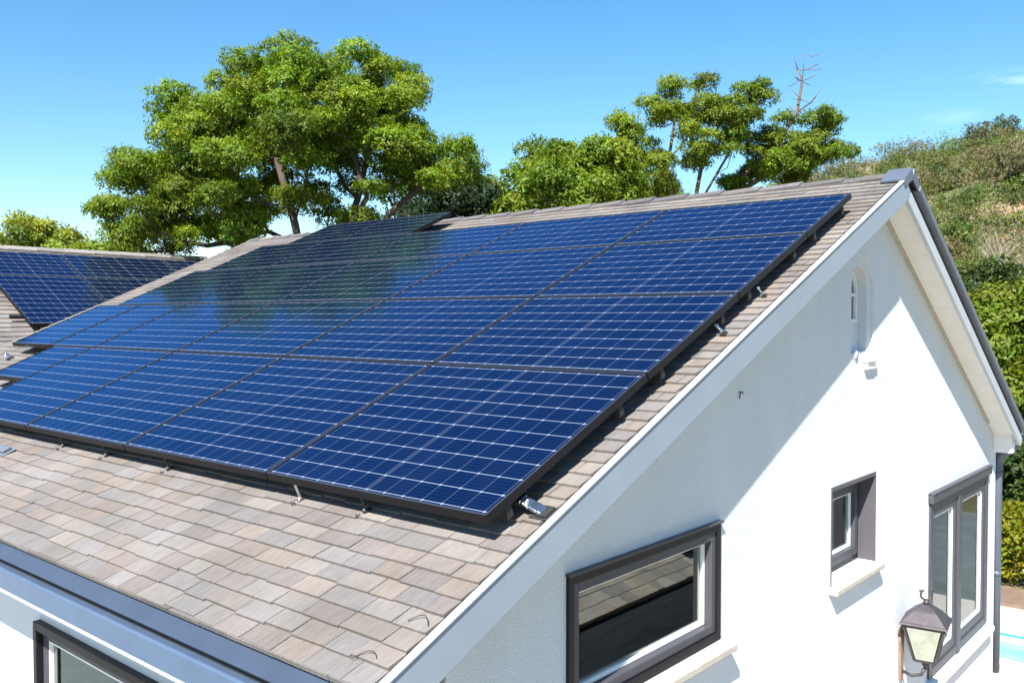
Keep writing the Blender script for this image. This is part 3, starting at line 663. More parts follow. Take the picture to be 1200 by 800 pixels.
while a < RL:
    b = min(a+.4, RL); k = random.uniform(.85, 1.15)
    for F in (rear, rback): mb.hexa([F(a,.10,.0), F(b+.02,.10,.0), F(b+.02,0,.003), F(a,0,.003), F(a,.10,.03), F(b+.02,.10,.024), F(b+.02,-.004,.034), F(a,-.004,.038)], 0, (0.20*k,.19*k,.18*k))
    a = b
mb.build('ridge_cap', M['ridge'], rd)
mb = MB(); mb.fbox(rear, -.03, 0, 0, RS, -.13, .012); mb.fbox(rear, RL, RL+.03, 0, RS, -.13, .012); mb.build('barge_board', M['barge'], rh)
GB = 'solar panels on the rear house'
rd_ = lambda y, z: None
def dn(y): return (RV.y - y*K)/math.cos(PW)
up = [(1.55, 2.45, 'third from its ridge-side left edge'), ]
upper = [1.50, 2.40, 3.30, 4.20, 5.37, 5.93]; lower = [3.31, 4.20, 5.37]
dtop, dmid, dbot = dn(10.20)-.0, dn(9.67), dn(8.70)
nmu = ['cut off by the photo edge at the upper left', 'second from the left', 'above the second lower panel', 'fourth from the left', 'narrow one at the right end']
for i in range(5):
    a0, a1 = upper[i]*K - RX0, upper[i+1]*K - RX0
    root = thing('solar_panel', rear(a0, dmid, 0), 'dark blue solar panel in the rear house upper row, %s' % ['first at the row’s left end', 'second from the left', 'third from the left', 'fourth from the left', 'narrow one at the right end'][i], 'solar panel', GB)
    panel_parts(root, rear, a0+.005, a1-.005, dtop, dmid-.006, .13, 8 if i < 4 else 4, 6)
for i in range(2):
    a0, a1 = lower[i]*K - RX0, lower[i+1]*K - RX0
    root = thing('solar_panel', rear(a0, dbot, 0), 'dark blue solar panel in the rear house lower row, %s' % ['left one', 'right one'][i], 'solar panel', GB)
    panel_parts(root, rear, a0+.005, a1-.005, dmid+.006, dbot, .13, 10, 10)
for j, dd in enumerate((dmid + .25, dbot - .3)):
    b = MB(); b.fbox(rear, lower[0]*K-RX0-.12, lower[-1]*K-RX0, dd-.02, dd+.02, .05, .09); tag(b.build('mounting_rail', M['rubber']), 'dark rail under the lower panels on the rear house, %s of two' % ('upper' if j == 0 else 'lower'), 'rail', 'rails on the rear house')

# ------------------------------------------------------------------ wall lantern
LX, LY, LZ = 7.44, WY - .19, 1.10         # foot of the cage
lan = thing('wall_lantern', (LX, WY, LZ), 'black iron wall lantern with pale glass panes beside the two-leaf window', 'lantern')
def ring(mb, r0, z0, r1, z1, rot=math.pi/4 + .15, mi=0):
    vs = []
    for r, z in ((r0, z0), (r1, z1)):
        for k in range(4): vs.append((LX + r*math.cos(rot + k*math.pi/2), LY + r*math.sin(rot + k*math.pi/2), z))
    mb.hexa(vs, mi)
mb = MB(); ring(mb, .105, LZ, .115, LZ+.022); ring(mb, .205, LZ+.285, .215, LZ+.305)
for k in range(4):
    th = math.pi/4 + .15 + k*math.pi/2
    mb.tube([(LX+.107*math.cos(th), LY+.107*math.sin(th), LZ+.015), (LX+.203*math.cos(th), LY+.203*math.sin(th), LZ+.29)], .011, 6, smooth=False)
mb.tube([(LX, LY, LZ-.06), (LX, LY, LZ-.03), (LX, LY, LZ)], [.012, .03, .022], 10)
cage = mb.build('cage', M['iron'], lan)
for k in range(4):
    t0 = math.pi/4 + .15 + k*math.pi/2; t1 = t0 + math.pi/2; mb = MB(); pts = []
    for (r, z) in ((.098, LZ+.024), (.192, LZ+.283)):
        for t in (t0 + .10, t1 - .10):
            pts.append(Vector((LX + r*math.cos(t), LY + r*math.sin(t), z)))
    q = [pts[0], pts[1], pts[3], pts[2]]; nrm = (q[1]-q[0]).cross(q[3]-q[0]).normalized()*.004
    mb.hexa([p for p in q] + [p + nrm for p in q]); mb.build('pane', M['lamp_glass'], lan)
mb = MB(); ring(mb, .245, LZ+.306, .235, LZ+.322); ring(mb, .228, LZ+.323, .12, LZ+.405); ring(mb, .118, LZ+.406, .035, LZ+.45); mb.build('lamp_roof', M['iron_roof'], lan, bevel=.004)
mb = MB(); mb.tube([(LX, LY, LZ+.448), (LX, LY, LZ+.47), (LX, LY, LZ+.485)], [.03, .022, .012], 10)
for s_ in (-1, 1):
    pts = [(LX + s_*.045*math.sin(t)*RT.x, LY + s_*.045*math.sin(t)*RT.y, LZ + .52 - .04*math.cos(t)) for t in np.linspace(0, 2.6, 9)]
    pts += [(LX + s_*.055*RT.x, LY + s_*.055*RT.y, LZ+.55)]
    mb.tube(pts, .0075, 6)
mb.build('finial', M['iron'], lan)
mb = MB(); px = LX - .02
mb.hexa([(px-.035, WY-.02, LZ-.20), (px+.035, WY-.02, LZ-.20), (px+.035, WY-.001, LZ-.20), (px-.035, WY-.001, LZ-.20), (px-.05, WY-.02, LZ+.22), (px+.05, WY-.02, LZ+.22), (px+.05, WY-.001, LZ+.22), (px-.05, WY-.001, LZ+.22)]); mb.build('back_plate', M['rust'], lan, bevel=.006)
mb = MB(); mb.tube([(px, WY-.02, LZ-.12), (px, WY-.09, LZ-.14), (px+.01, LY+.03, LZ-.12), (LX, LY, LZ-.055)], .013, 8); mb.build('arm', M['iron'], lan); mb = MB()
mb.tube([(px, WY-.02, LZ+.18), (px, WY-.05, LZ+.24), (px, WY-.08, LZ+.22), (px, WY-.07, LZ+.19)], .008, 6); mb.build('scroll', M['iron'], lan)
mb = MB(); mb.tube([(LX, LY, LZ+.02), (LX, LY, LZ+.12)], .022, 10); mb.tube([(LX, LY, LZ+.12), (LX, LY, LZ+.15), (LX, LY, LZ+.19), (LX, LY, LZ+.21)], [.02, .035, .03, .01], 10); mb.build('bulb', M['lamp_glass'], lan)

# small hook screwed into the gable
mb = MB(); hx, hz_ = 4.60, 3.385
mb.tube([(hx, WY+.01, hz_), (hx, WY-.016, hz_+.003), (hx+.006, WY-.024, hz_), (hx+.008, WY-.022, hz_-.012)], .0032, 8)
mb.tube([(hx, WY-.006, hz_-.036), (hx, WY-.012, hz_+.004)], .0035, 8)
tag(mb.build('wall_hook', M['iron']), 'tiny dark iron hook on the shaded upper gable wall', 'hook')

# ------------------------------------------------------------------ made-up tiled shed, out of view, added to be mirrored in the window glass
shed = thing('reflected_shed', (9.0, -1.6, 0), 'unseen made-up low shed with a shingled roof, added for reflection in the window glass', 'shed')
mb = MB(); mb.box(6.3, 12.2, -3.6, -0.50, 0, .70); mb.build('wall', mat('dark_boards', (.050, .064, .088), .7, var=.5, vscale=3.0, stretch=(1, 1, 9)), shed)
sf_ = frame_of((6.0, -2.1, 1.50), (1,0,0), (0, math.cos(R_(22)), -math.sin(R_(22))), (0, math.sin(R_(22)), math.cos(R_(22))))
sb_ = frame_of((6.0, -2.1, 1.50), (1,0,0), (0, -math.cos(R_(22)), -math.sin(R_(22))), (0, -math.sin(R_(22)), math.cos(R_(22))))
mb = MB(); mb.fbox(sf_, 0, 6.4, 0, 1.78, -.08, -.012); mb.fbox(sb_, 0, 6.4, .03, 2.0, -.08, -.012); sr = mb.build('roof', M['deck'], shed)
mb = MB(); TINTS[:] = [(.30,.27,.23),(.36,.33,.28),(.26,.24,.215),(.33,.28,.23)]; shingles(mb, sf_, 6.4, 1.8, ex=.15, wmin=.14, wmax=.24, th=.006); shingles(mb, sb_, 6.4, 2.0, ex=.2, wmin=.4, wmax=.6); mb.build('shingles', M['shingle'], sr)
mb = MB(); mb.fbox(sf_, 1.75, 3.2, .86, 1.26, .05, .08); mb.build('reflected_panel', M['frame_dark'], shed); mb = MB(); mb.fbox(sf_, 3.4, 4.0, 1.22, 1.5, .05, .08); mb.build('reflected_panel', M['frame_dark'], shed)  # made-up dark plates, added as dark patches in the mirrored roof
#@@VEG
# ------------------------------------------------------------------ vegetation
def leaf_mesh(name, clumps, leaf_len, leaf_wid, parent, mat_, up_bias=0.35, shell=0.55, droop=0.0, tufts=7):
    """clumps: (centre, radii, leaf count, colour). Leaves sit in small tufts spread through every clump."""
    V = []; C = []
    for c, rad, n, colr in clumps:
        nt_ = max(1, n // tufts)
        u = rng.normal(size=(nt_, 3)); u /= np.linalg.norm(u, axis=1, keepdims=True)
        u[:, 2] = np.where((u[:, 2] < -.25) & (rng.random(nt_) < .6), -u[:, 2], u[:, 2])
        rr = shell + (1.04-shell)*rng.random((nt_, 1))**.7; rr = np.where(rng.random((nt_, 1)) < .22, rng.random((nt_, 1)), rr)
        lump = 1 + .22*np.sin(u[:, :1]*5.1 + c[0]*3) * np.cos(u[:, 1:2]*4.7 + c[1]*2)
        base = np.array(c) + u*rr*np.array(rad)*lump
        tcol = np.array(colr)*(1 + rng.normal(0, .13, (nt_, 1)))*np.array([1, 1, 1])
        tcol[:, 0:1] *= 1 + rng.normal(0, .10, (nt_, 1))
        nrm = u*np.array([1, 1, .9]) + np.array([0, 0, up_bias]) + rng.normal(0, .30, (nt_, 3))
        nrm /= np.linalg.norm(nrm, axis=1, keepdims=True)
        k = tufts
        b = np.repeat(base, k, 0) + rng.normal(0, leaf_len*.35, (nt_*k, 3)); nn = np.repeat(nrm, k, 0) + rng.normal(0, .38, (nt_*k, 3)); nn /= np.linalg.norm(nn, axis=1, keepdims=True)
        ax = rng.normal(size=(nt_*k, 3)) + .5*np.repeat(u, k, 0); ax -= nn*(ax*nn).sum(1, keepdims=True); ax /= np.linalg.norm(ax, axis=1, keepdims=True) + 1e-9
        sd = np.cross(ax, nn); sd /= np.linalg.norm(sd, axis=1, keepdims=True) + 1e-9
        ln = leaf_len*(.65 + .7*rng.random((nt_*k, 1))); wd = leaf_wid*(.65 + .7*rng.random((nt_*k, 1)))
        bend = nn*ln*.12
        p0 = b; p1 = b + ax*ln*.45 + sd*wd*.5 + bend; p2 = b + ax*ln; p3 = b + ax*ln*.45 - sd*wd*.5 + bend
        V.append(np.stack([p0, p1, p2, p3], 1).reshape(-1, 3)); C.append(np.repeat(np.clip(tcol, .004, .5), k, 0))
    V = np.concatenate(V); C = np.concatenate(C); nq = len(V)//4
    me = bpy.data.meshes.new(name); me.vertices.add(len(V)); me.vertices.foreach_set('co', V.astype(np.float32).ravel())
    me.loops.add(nq*4); me.loops.foreach_set('vertex_index', np.arange(nq*4, dtype=np.int32))
    me.polygons.add(nq); me.polygons.foreach_set('loop_start', np.arange(0, nq*4, 4, dtype=np.int32)); me.polygons.foreach_set('loop_total', np.full(nq, 4, dtype=np.int32))
    at = me.attributes.new('tint', 'FLOAT_COLOR', 'FACE'); at.data.foreach_set('color', np.concatenate([C, np.ones((nq, 1))], 1).astype(np.float32).ravel())
    me.materials.append(mat_); me.update(calc_edges=True); me.validate()
    o = bpy.data.objects.new(name, me); col.objects.link(o)
    if parent is not None: attach(o, parent)
    return o

def skeleton(trunks, targets, tip=.010, kmin=.5, name='trunk', mat_=None, parent=None, wig=.12, rmax=.3, up_pen=2.2):
    """limbs grown from trunk polylines out to every clump; thickness follows what each limb carries"""
    P = []; par = []
    for tr in trunks:
        prev = -1
        for p in tr: P.append(Vector(p)); par.append(prev); prev = len(P)-1
    base_n = len(P); ends = []
    cx = sum((Vector(t[0]) for t in trunks), Vector())/len(trunks)
    order = sorted(targets, key=lambda t: (Vector(t)-Vector(trunks[0][-1])).length)
    for tg in order:
        tg = Vector(tg); best = None
        for i, p in enumerate(P):
            d = tg - p; L_ = d.length
            if L_ < .05: continue
            cost = L_ + up_pen*max(0, .25*math.hypot(d.x, d.y) - d.z) + (0.0 if par[i] >= 0 else 1.5)
            if best is None or cost < best[0]: best = (cost, i)
        i = best[1]; p = P[i]; seg = max(2, int((tg-p).length/.35)); prev = i
        sag = Vector((0, 0, -.10*(tg-p).length))
        for k in range(1, seg+1):
            t = k/seg; q = p.lerp(tg, t) + sag*math.sin(math.pi*t)*.8
            if k < seg: q += Vector((random.gauss(0, 1), random.gauss(0, 1), random.gauss(0, .8)))*wig*min(.5, (tg-p).length*.3)
            P.append(q); par.append(prev); prev = len(P)-1
        ends.append(prev)
    n = len(P); load = [0.0]*n
    for e in ends: load[e] += 1
    for i in range(n-1, -1, -1):
        if par[i] >= 0: load[par[i]] += load[i]
    rad = [min(rmax, tip*max(load[i], .6)**.52) for i in range(n)]
    kids = [[] for _ in range(n)]
    for i in range(n):
        if par[i] >= 0: kids[par[i]].append(i)
    mb = MB(); used = set()
    for i in range(n):          # emit chains
        for s in kids[i]:
            if par[i] >= 0 and kids[i] and s == max(kids[i], key=lambda k: load[k]): continue
            chain = [i, s]
            while kids[chain[-1]]: chain.append(max(kids[chain[-1]], key=lambda k: load[k]))
            rr = [min(rad[c], rad[s]*1.05) if j == 0 else rad[c] for j, c in enumerate(chain)]
            mb.tube([P[c] for c in chain], rr, 7 if rad[s] > .03 else 5)
    return mb.build(name, mat_, parent)

def spread(lobes, D, thick, cl, hw, per=2.6, zmin=None, jitter=.75):
    out = []
    for l, h, r in lobes:
        n = max(3, round(per*(r/.33)**2))
        for _ in range(n):
            a = random.uniform(0, 2*math.pi); q = r*jitter*math.sqrt(random.random())
            ll, hh = l + q*math.cos(a), h + q*math.sin(a)
            t = thick*math.sqrt(max(.08, 1 - ((ll-cl)/hw)**2)); e = max(-1, min(1, random.gauss(0, .5))); dd = D + e*t
            f = 1 - .20*e*e if e > 0 else 1 - .27*abs(e)**1.3      # a dome: lower and narrower away from the middle
            out.append(ground_pt(dd, cl + (ll-cl)*f, 4.6 + (hh-4.6)*f))
    return out

def tree(name, label, cat, base, trunks, pts, crad, nleaf, colr, leaf=(.10, .045), bark='bark', group=None, cvar=.16, tip=.011, flat=.62, extra_tips=(), up_pen=2.2, rmax=.3, cname='crown', **kw):
    root = thing(name, base, label, cat, group)
    skeleton(trunks, [p - Vector((0, 0, crad*.25)) for p in pts] + list(extra_tips), tip=tip, mat_=M[bark], parent=root, up_pen=up_pen, rmax=rmax)
    cl = []
    for p in pts:
        s = random.uniform(.75, 1.25); k = 1 + random.gauss(0, cvar); g = random.uniform(.88, 1.12)
        cl.append((tuple(p), (crad*s, crad*s, crad*s*flat), int(nleaf*s*s), (colr[0]*k*g, colr[1]*k, colr[2]*k)))
    leaf_mesh(cname, cl, leaf[0], leaf[1], root, M['leaf'], **kw)
    return root

BIG = [(-2.24, 8.13, 0.46), (-2.82, 8.09, 0.43), (-3.44, 7.99, 0.49), (-4.07, 7.85, 0.49), (-1.73, 7.66, 0.4), (-4.48, 7.47, 0.52), (-2.14, 7.59, 0.49), (-5.42, 7.33, 0.4), (-5.61, 7.12, 0.2), (-5.06, 7.01, 0.38), (-3.68, 7.3, 0.58), (-2.89, 7.37, 0.55), (-2.6, 7.01, 0.49), (-5.56, 6.43, 0.43), (-6.29, 6.31, 0.4), (-6.68, 6.11, 0.29), (-6.82, 5.71, 0.23), (-4.84, 6.57, 0.55), (-4.12, 6.6, 0.52), (-5.85, 5.78, 0.49), (-6.43, 5.39, 0.38), (-4.62, 5.88, 0.49), (-1.16, 6.86, 0.43), (-0.79, 6.65, 0.29), (-1.73, 6.86, 0.43), (-1.44, 6.4, 0.49), (-2.02, 6.36, 0.38), (-2.96, 6.5, 0.49), (-3.68, 6.07, 0.35), (-4.33, 5.3, 0.38), (-5.27, 5.39, 0.43), (-5.85, 5.13, 0.4), (-2.46, 5.42, 0.17), (-5.2, 6.07, 0.49), (-3.9, 6.79, 0.43), (-3.32, 6.79, 0.43), (-3.47, 5.71, 0.2), (-0.72, 6.21, 0.23), (-6.07, 5.49, 0.38), (-2.1, 6.07, 0.29), (-4.77, 7.15, .43), (-5.27, 6.79, .40), (-4.4, 7.0, .45)]
D = 15.2
pts = [p for p in spread(BIG, D, 2.3, -3.6, 3.6, per=3.3) if p.z > 5.0 and not (p.z < 6.0 and abs((p - ground_pt(D, -2.5)).dot(RT)) < 1.2 and random.random() < .5)]
bt = ground_pt(D, -3.2)
def gp(d, l, z): return ground_pt(d, l, z)
trunks = [[gp(D, -3.2, 0), gp(D, -3.22, 2.2), gp(D, -3.1, 3.6), gp(D+.1, -2.95, 4.9), gp(D, -2.6, 5.8), gp(D-.2, -2.35, 6.7)],
          [gp(D, -3.22, 2.2), gp(D+.1, -3.5, 3.8), gp(D+.2, -3.6, 5.0), gp(D+.1, -3.8, 6.0), gp(D+.1, -4.0, 7.0)],
          [gp(D, -3.22, 2.2), gp(D-.3, -3.7, 3.9), gp(D-.4, -4.2, 5.0), gp(D-.5, -4.8, 5.7)],
          [gp(D, -3.1, 3.6), gp(D-.4, -2.5, 4.9), gp(D-.5, -1.9, 5.6), gp(D-.4, -1.3, 6.1)],
          [gp(D, -3.22, 2.2), gp(D+.5, -3.3, 4.0), gp(D+.7, -3.25, 5.4), gp(D+.8, -3.2, 6.8)],
          [gp(D, -3.1, 3.6), gp(D-.7, -2.9, 4.8), gp(D-.9, -2.3, 5.7), gp(D-.9, -1.9, 6.6)], [gp(D, -3.22, 2.2), gp(D-.6, -3.3, 4.2), gp(D-.9, -3.45, 5.3), gp(D-1.0, -3.7, 6.3)], [gp(D, -3.1, 3.6), gp(D+.4, -2.3, 4.9), gp(D+.6, -1.5, 5.4), gp(D+.6, -.9, 5.9)]]
tree('tree', 'large spreading tree with feathery yellow-green crown and many dark limbs behind the roof', 'tree', bt, trunks, pts, .36, 1250, (.130, .200, .010), leaf=(.060, .025), tip=.0085, flat=.52, bark='bark', cvar=.18)

T2 = [(0.0, 7.38, 0.55), (-0.11, 6.93, 0.5), (0.91, 7.61, 0.5), (0.73, 8.36, 0.27), (1.37, 8.18, 0.55), (2.05, 8.41, 0.5), (2.28, 7.61, 0.64), (2.74, 8.07, 0.5), (1.25, 7.15, 0.64), (0.46, 7.72, 0.41), (2.05, 6.93, 0.64), (3.08, 7.15, 0.55), (-0.57, 6.99, 0.46), (1.6, 7.61, 0.46)]
D = 24
pts = spread(T2, D, 1.8, 1.4, 2.4, per=1.5)
trunks = [[gp(D, 1.3, 0), gp(D, 1.35, 3), gp(D, 1.2, 5.5), gp(D, .9, 7), gp(D, .8, 8)], [gp(D, 1.35, 3), gp(D, 1.8, 5.6), gp(D, 2.1, 7.6)], [gp(D, 1.35, 3), gp(D-.3, .7, 5.4), gp(D-.4, .2, 6.8)]]
tree('tree', 'bushy mid-green tree behind the ridge, left of the tall pines', 'tree', gp(D, 1.3, 0), trunks, pts, .50, 760, (.128, .195, .013), leaf=(.11, .048), bark='bark_red', flat=.85)
T3 = [(3.8, 9.79, 0.43), (4.52, 10.07, 0.52), (5.23, 10.17, 0.48), (5.94, 9.98, 0.52), (6.65, 9.91, 0.52), (7.01, 10.15, 0.29), (4.04, 9.19, 0.48), (4.75, 9.31, 0.57), (5.7, 9.31, 0.57), (6.42, 9.31, 0.48), (3.45, 8.84, 0.33), (3.21, 8.24, 0.48), (4.04, 8.36, 0.52), (4.75, 8.24, 0.43), (3.33, 7.41, 0.57), (4.16, 7.41, 0.48), (2.85, 7.77, 0.43), (6.06, 8.72, 0.38), (2.97, 9.08, 0.24)]
D = 25
pts = spread(T3, D, 1.9, 5.0, 2.6, per=2.1)
trunks = [[gp(D, 4.6, 0), gp(D, 4.7, 4), gp(D, 4.55, 6.6), gp(D, 4.3, 7.9), gp(D, 4.5, 9.2)], [gp(D, 4.7, 4), gp(D, 5.0, 6.6), gp(D, 5.25, 8.0), gp(D, 5.8, 9.3)], [gp(D, 4.7, 4), gp(D-.4, 4.2, 6.4), gp(D-.4, 3.6, 7.6), gp(D-.5, 3.4, 8.3)], [gp(D, 5.0, 6.6), gp(D+.2, 5.6, 7.6), gp(D+.2, 6.3, 8.8)]]
tree('tree', 'tall umbrella-crowned pine with several bare reddish limbs behind the ridge', 'tree', gp(D, 4.6, 0), trunks, pts, .38, 760, (.132, .195, .011), leaf=(.09, .034), bark='bark_red', flat=.55, cvar=.2)
T4 = [(7.13, 8.72, 0.48), (7.72, 9.08, 0.48), (8.2, 9.31, 0.33), (7.49, 8.36, 0.48), (6.65, 8.36, 0.38), (8.56, 8.84, 0.33), (9.15, 8.72, 0.36), (8.91, 9.19, 0.24), (8.56, 9.91, 0.19), (8.08, 8.36, 0.43), (6.89, 7.89, 0.43), (7.84, 7.89, 0.33), (6.18, 7.65, 0.43), (5.82, 7.13, 0.38), (8.44, 8.24, 0.24)]
D = 26; f_ = D/25
pts = spread([(a*f_, 3.8+(h-3.8)*f_, r*f_) for a, h, r in T4], D, 1.4, 7.8, 2.4, per=2.6)
trunks = [[gp(D, 5.2, 0), gp(D, 5.4, 5), gp(D, 5.9, 7.0), gp(D, 6.8, 8.0), gp(D, 7.6, 8.7), gp(D, 8.2, 9.7), gp(D, 8.35, 10.6), gp(D, 8.40, 11.35)], [gp(D, 5.9, 7.0), gp(D, 7.3, 7.9), gp(D, 8.8, 8.7)]]
tips = [gp(D + random.uniform(-.3, .3), 8.38 + sx*random.uniform(.15, .5), z) for sx, z in zip((-1, 1)*8, np.linspace(9.9, 11.3, 16))]
tree('tree', 'leaning pine with a dead bare top spire, nearest the hill', 'tree', gp(D, 5.2, 0), trunks, pts, .36, 720, (.128, .188, .012), leaf=(.09, .034), bark='bark_red', flat=.55, cvar=.2, extra_tips=tips)
DARK = [(-2.19, 6.58, 0.57), (-1.53, 7.01, 0.52), (-0.98, 7.23, 0.44), (-0.87, 6.58, 0.52), (-2.62, 6.29, 0.39), (-1.53, 6.36, 0.52), (-1.97, 7.23, 0.35), (-0.66, 6.36, 0.44)]
D = 23
pts = spread(DARK, D, 1.4, -1.5, 2.0, per=1.6)
tree('tree', 'dark blue-green tree low behind the right side of the large spreading tree', 'tree', gp(D, -1.4, 0), [[gp(D, -1.4, 0), gp(D, -1.4, 4), gp(D, -1.3, 6), gp(D, -1.3, 6.8)]], pts, .55, 420, (.022, .042, .016), leaf=(.15, .055))
L1 = [(-13.46, 5.78, 0.5), (-12.89, 5.9, 0.46), (-12.32, 5.94, 0.41), (-11.86, 5.72, 0.32), (-13.23, 6.17, 0.27), (-12.55, 6.24, 0.18), (-14.26, 5.78, 0.55), (-15.06, 5.72, 0.5), (-12.6, 5.3, .5), (-13.6, 5.2, .5)]
D = 24
pts = spread(L1, D, 1.3, -13.2, 2.6, per=1.4)
tree('tree', 'pale yellow-green tree with airy crown above the rear house ridge at the far left', 'tree', gp(D, -13.2, 0), [[gp(D, -13.2, 0), gp(D, -13.2, 3), gp(D, -13.3, 4.6), gp(D, -13.0, 5.5)], [gp(D, -13.2, 3), gp(D, -12.6, 4.8), gp(D, -12.3, 5.7)]], pts, .40, 300, (.185, .235, .030), leaf=(.15, .06), bark='bark_pale')
L2 = [(-9.78, 5.4, 0.24), (-9.38, 5.48, 0.24), (-8.98, 5.44, 0.28), (-10.08, 5.28, 0.2), (-9.4, 5.0, .4), (-9.9, 4.8, .4)]
D = 21
pts = spread(L2, D, .8, -9.4, 1.4, per=3)
tree('tree', 'low rounded green treetop just above the rear house ridge, left of the large tree', 'tree', gp(D, -9.4, 0), [[gp(D, -9.4, 0), gp(D, -9.4, 3), gp(D, -9.4, 4.6)]], pts, .34, 300, (.125, .190, .018), leaf=(.12, .05))

# shrubs to the right of the house ---------------------------------
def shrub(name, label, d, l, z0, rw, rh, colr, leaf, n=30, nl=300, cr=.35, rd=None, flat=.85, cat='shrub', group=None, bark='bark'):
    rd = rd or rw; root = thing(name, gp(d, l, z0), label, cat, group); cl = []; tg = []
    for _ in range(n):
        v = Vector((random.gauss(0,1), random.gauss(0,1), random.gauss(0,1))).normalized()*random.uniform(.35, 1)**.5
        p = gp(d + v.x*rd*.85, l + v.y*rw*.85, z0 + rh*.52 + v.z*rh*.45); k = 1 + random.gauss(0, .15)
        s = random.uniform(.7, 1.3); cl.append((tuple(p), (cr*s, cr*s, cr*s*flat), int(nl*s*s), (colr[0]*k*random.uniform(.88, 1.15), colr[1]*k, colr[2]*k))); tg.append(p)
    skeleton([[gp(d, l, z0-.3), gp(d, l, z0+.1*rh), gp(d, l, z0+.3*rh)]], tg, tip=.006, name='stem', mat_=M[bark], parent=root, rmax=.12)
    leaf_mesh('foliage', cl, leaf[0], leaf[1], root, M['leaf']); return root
hz = lambda d, l: hill_h(d, l)
# clipped hedge beyond the pool, parallel to the pool edge
def hedge():
    root = thing('hedge', (14.4, 3.5, 0), 'dense yellow-green clipped hedge behind the pool beside the downpipe', 'hedge'); cl = []; tg = []
    y = 2.0
    while y < 6.0:
        for zz in (.28, .62, .92):
            for xx in (14.12, 14.5):
                k = 1 + random.gauss(0, .12)
                cl.append(((xx + random.uniform(-.08,.08), y + random.uniform(-.1,.1), zz + random.uniform(-.06,.06)), (.30, .30, .26), 230, (.19*k*random.uniform(.85,1.15), .205*k, .012*k)))
        tg.append(Vector((14.3, y, .6))); y += .34
    mb = MB()
    for t in tg[::2]: mb.tube([(14.3, t.y, -.1), (14.32, t.y+.03, .4), (14.28, t.y+.08, .9)], [.02, .015, .008], 6)
    mb.build('stem', M['bark'], root); leaf_mesh('foliage', cl, .085, .045, root, M['leaf'], tufts=5)
hedge()
shrub('shrub', 'tall glossy yellow-green laurel shrub against the right edge beside the far eave', 17.5, 9.75, .2, 1.15, 4.4, (.120, .165, .014), (.12, .062), n=75, nl=480, cr=.42)
shrub('shrub', 'dark green rounded shrub above the laurel at the right edge, below the bare tree', 24, 13.1, 2.2, 1.3, 3.2, (.042, .070, .014), (.15, .07), n=40, nl=330, cr=.45)
shrub('shrub', 'bright grass-green leafy shrub beside the far verge, below the olive bushes', 21, 10.4, 1.5, 1.0, 2.6, (.115, .190, .016), (.14, .06), n=36, nl=320, cr=.40)
shrub('shrub', 'mid-green bushy shrub between the verge and the laurel', 19.5, 10.2, .8, 1.0, 2.4, (.115, .150, .018), (.14, .065), n=36, nl=320, cr=.40)
shrub('shrub', 'dark green shrub under the gutter end, above the clipped hedge', 15.2, 8.6, .35, .9, 1.25, (.040, .068, .014), (.12, .055), n=26, nl=330, cr=.34)
shrub('shrub', 'olive bush with dry yellowish twigs next to the upper verge', 34, 16.2, hz(34, 16.2)-.3, 1.5, 2.9, (.105, .105, .028), (.20, .06), n=36, nl=250, cr=.55)
shrub('shrub', 'tan and olive bush right of the dry olive bush, near the right edge', 35, 19.4, hz(35, 19.4)-.3, 1.7, 2.6, (.130, .115, .035), (.20, .06), n=36, nl=250, cr=.55)
shrub('shrub', 'olive-brown bush on the slope directly behind the peak of the gable', 36, 14.6, hz(36, 14.6)-.3, 1.5, 2.4, (.095, .085, .030), (.20, .06), n=30, nl=230, cr=.55)
shrub('shrub', 'dry tan shrub with green top just beyond the ridge near the gable peak', 31, 11.2, 3.0, 1.4, 4.1, (.125, .115, .035), (.18, .06), n=40, nl=230, cr=.5)

# bare tree on the slope
def bare_tree(d, l, z0, h, label, lean=.1, seed=3, bark='bark_pale'):
    root = thing('bare_tree', gp(d, l, z0), label, 'tree'); rs = random.Random(seed); mb = MB(); tw = MB()
    def grow(p, dr, ln, r, lev):
        pts = [p]; q = p.copy(); v = dr.copy()
        for k in range(5):
            v = (v + Vector((rs.gauss(0,.13), rs.gauss(0,.13), .06 + rs.gauss(0,.06)))).normalized(); q = q + v*ln/5; pts.append(q.copy())
        (mb if lev < 2 else tw).tube(pts, [r*(1-.55*k/5) for k in range(6)], 6 if lev < 2 else 4)
        if lev < 5:
            for k in range(rs.randint(2, 3) + (lev > 1)):
                i = rs.randint(2, 5); a = Vector((rs.gauss(0,1), rs.gauss(0,1), rs.gauss(.35,.5))).normalized()
                grow(pts[i], (v*1.0 + a*.85).normalized(), ln*rs.uniform(.55,.75), r*.42, lev+1)
    for k in range(3):
        grow(gp(d, l, z0), (Vector((0,0,1)) + RT*(lean*(k-1)*3 - .1) + FW*rs.gauss(0,.15)).normalized(), h*.40, .085*h/3.6*(1.2 if k == 1 else .8), 0)
    mb.build('trunk', M[bark], root); tw.build('twigs', M[bark], root)
bare_tree(40, 21.4, hz(40, 21.4) - .1, 5.2, 'leafless pale grey tree on the slope right of the gable peak')

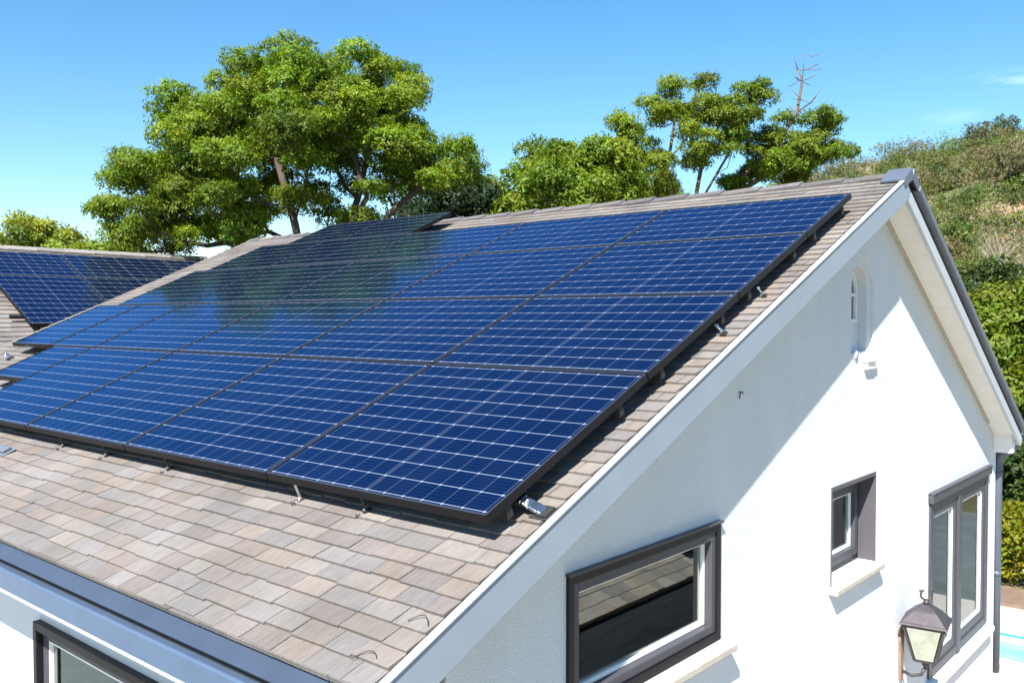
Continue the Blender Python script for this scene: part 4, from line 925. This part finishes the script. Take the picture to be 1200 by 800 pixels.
# scrub all over the hill: nobody could count it
def scrub():
    PAL = [(.115,.140,.038), (.085,.125,.030), (.165,.150,.075), (.205,.170,.115), (.120,.165,.032), (.075,.100,.038), (.180,.170,.080), (.105,.155,.030)]  # scrub tones lightened in place of distance haze
    out = ([], [])
    for q in range(2300):
        d = 30*(178/30)**(random.random()**.85); l = d*random.uniform(.16, .66)
        z = hill_h(d, l); dens = mnoise.noise(Vector((d*.03, l*.045, 9)))
        if dens < -.3 and random.random() < .7: continue
        big = random.random() < .22
        s = (random.uniform(.9, 1.8) if big else random.uniform(.35, .8))*(.7 + d/140); c = random.choice(PAL) if random.random() < .6 else PAL[int(abs(dens)*50) % 8]; k = random.uniform(.75, 1.25)
        n = int((230 if big else 90)*(1.5 if d > 75 else 1.2)*random.uniform(.8, 1.2))
        p = gp(d, l, z + s*.40); o_ = out[0 if d < 75 else 1]; o_.append((tuple(p), (s, s, s*random.uniform(.55, .9)), n, tuple(x*k for x in c)))
        if big:
            for _ in range(3):
                a = random.uniform(0, 6.28); o_.append((tuple(p + Vector((math.cos(a)*s*.8, math.sin(a)*s*.8, random.uniform(-.2, .25)*s))), (s*.6, s*.6, s*.5), n//3, tuple(x*k*random.uniform(.9, 1.15) for x in c)))
    a = leaf_mesh('hillside_scrub', out[0], .17, .085, None, M['leaf'], tufts=5)
    tag(a, 'mixed olive and tan scrub on the nearer foot of the hillside', 'scrub', kind='stuff')
    b = leaf_mesh('hillside_scrub', out[1], .25, .13, None, M['leaf'], tufts=4)
    tag(b, 'olive, tan and green scrub on the upper hillside up to the skyline', 'scrub', kind='stuff')
scrub()
HT = ((150, 69.5, 1.5, (.055,.075,.036), 'lone round dark tree on the hill skyline, left of two'), (150, 72.3, 1.3, (.060,.078,.036), 'small dark tree on the hill skyline, right of the lone round one'),
      (120, 62, 2.2, (.085,.105,.050), 'grey-green round tree high on the hillside with a thin pale trunk'), (92, 50.5, 1.9, (.100,.100,.055), 'grey-brown round tree beside the bare sandy patch on the hillside'),
      (70, 34.5, 1.5, (.085,.130,.030), 'round green tree in the middle of the hillside, behind the bare tree'), (100, 48, 1.8, (.075,.110,.034), 'dark green round tree above the sandy patch on the hillside'),
      (62, 30.2, 1.3, (.130,.120,.055), 'dry brownish round bush left of the bare tree'), (135, 74, 2.0, (.075,.100,.036), 'wide green tree just under the hill skyline near the right edge'))
for d, l, s, c_, lb in HT:
    z = hz(d, l); shrub('tree', lb, d, l, z-.2, s, s*2.0, c_, (.26, .13), n=18, nl=160, cr=s*.42, cat='tree', bark='bark_pale')
# bare sandy bank
def sandy(d, l, rw, rd):
    vs = []; fs = []; n = 14; m_ = 8
    for i in range(n+1):
        for j in range(m_+1):
            u, v = i/n*2-1, j/m_*2-1; e = math.sqrt(max(0, 1-v*v*.8)); ll = l + u*rw*e; dd = d + v*rd + .5*math.sin(3*u)
            vs.append(gp(dd, ll, hill_h(dd, ll) + .35*(1-u*u)*(1-v*v) - .05))
    for i in range(n):
        for j in range(m_): a = i*(m_+1)+j; fs.append((a, a+1, a+m_+2, a+m_+1))
    mb = MB(); mb.add(vs, fs, smooth=True); return mb.build('bare_soil', mat('bare_soil', (.30, .21, .14), .95, var=.25, vscale=.5, bump=.05, bscale=2))
for q in ((86, 49.0, 3.2, 3.5), (78, 44.5, 2.6, 2.0), (110, 51.0, 1.6, 3.0)): structure(sandy(*q))
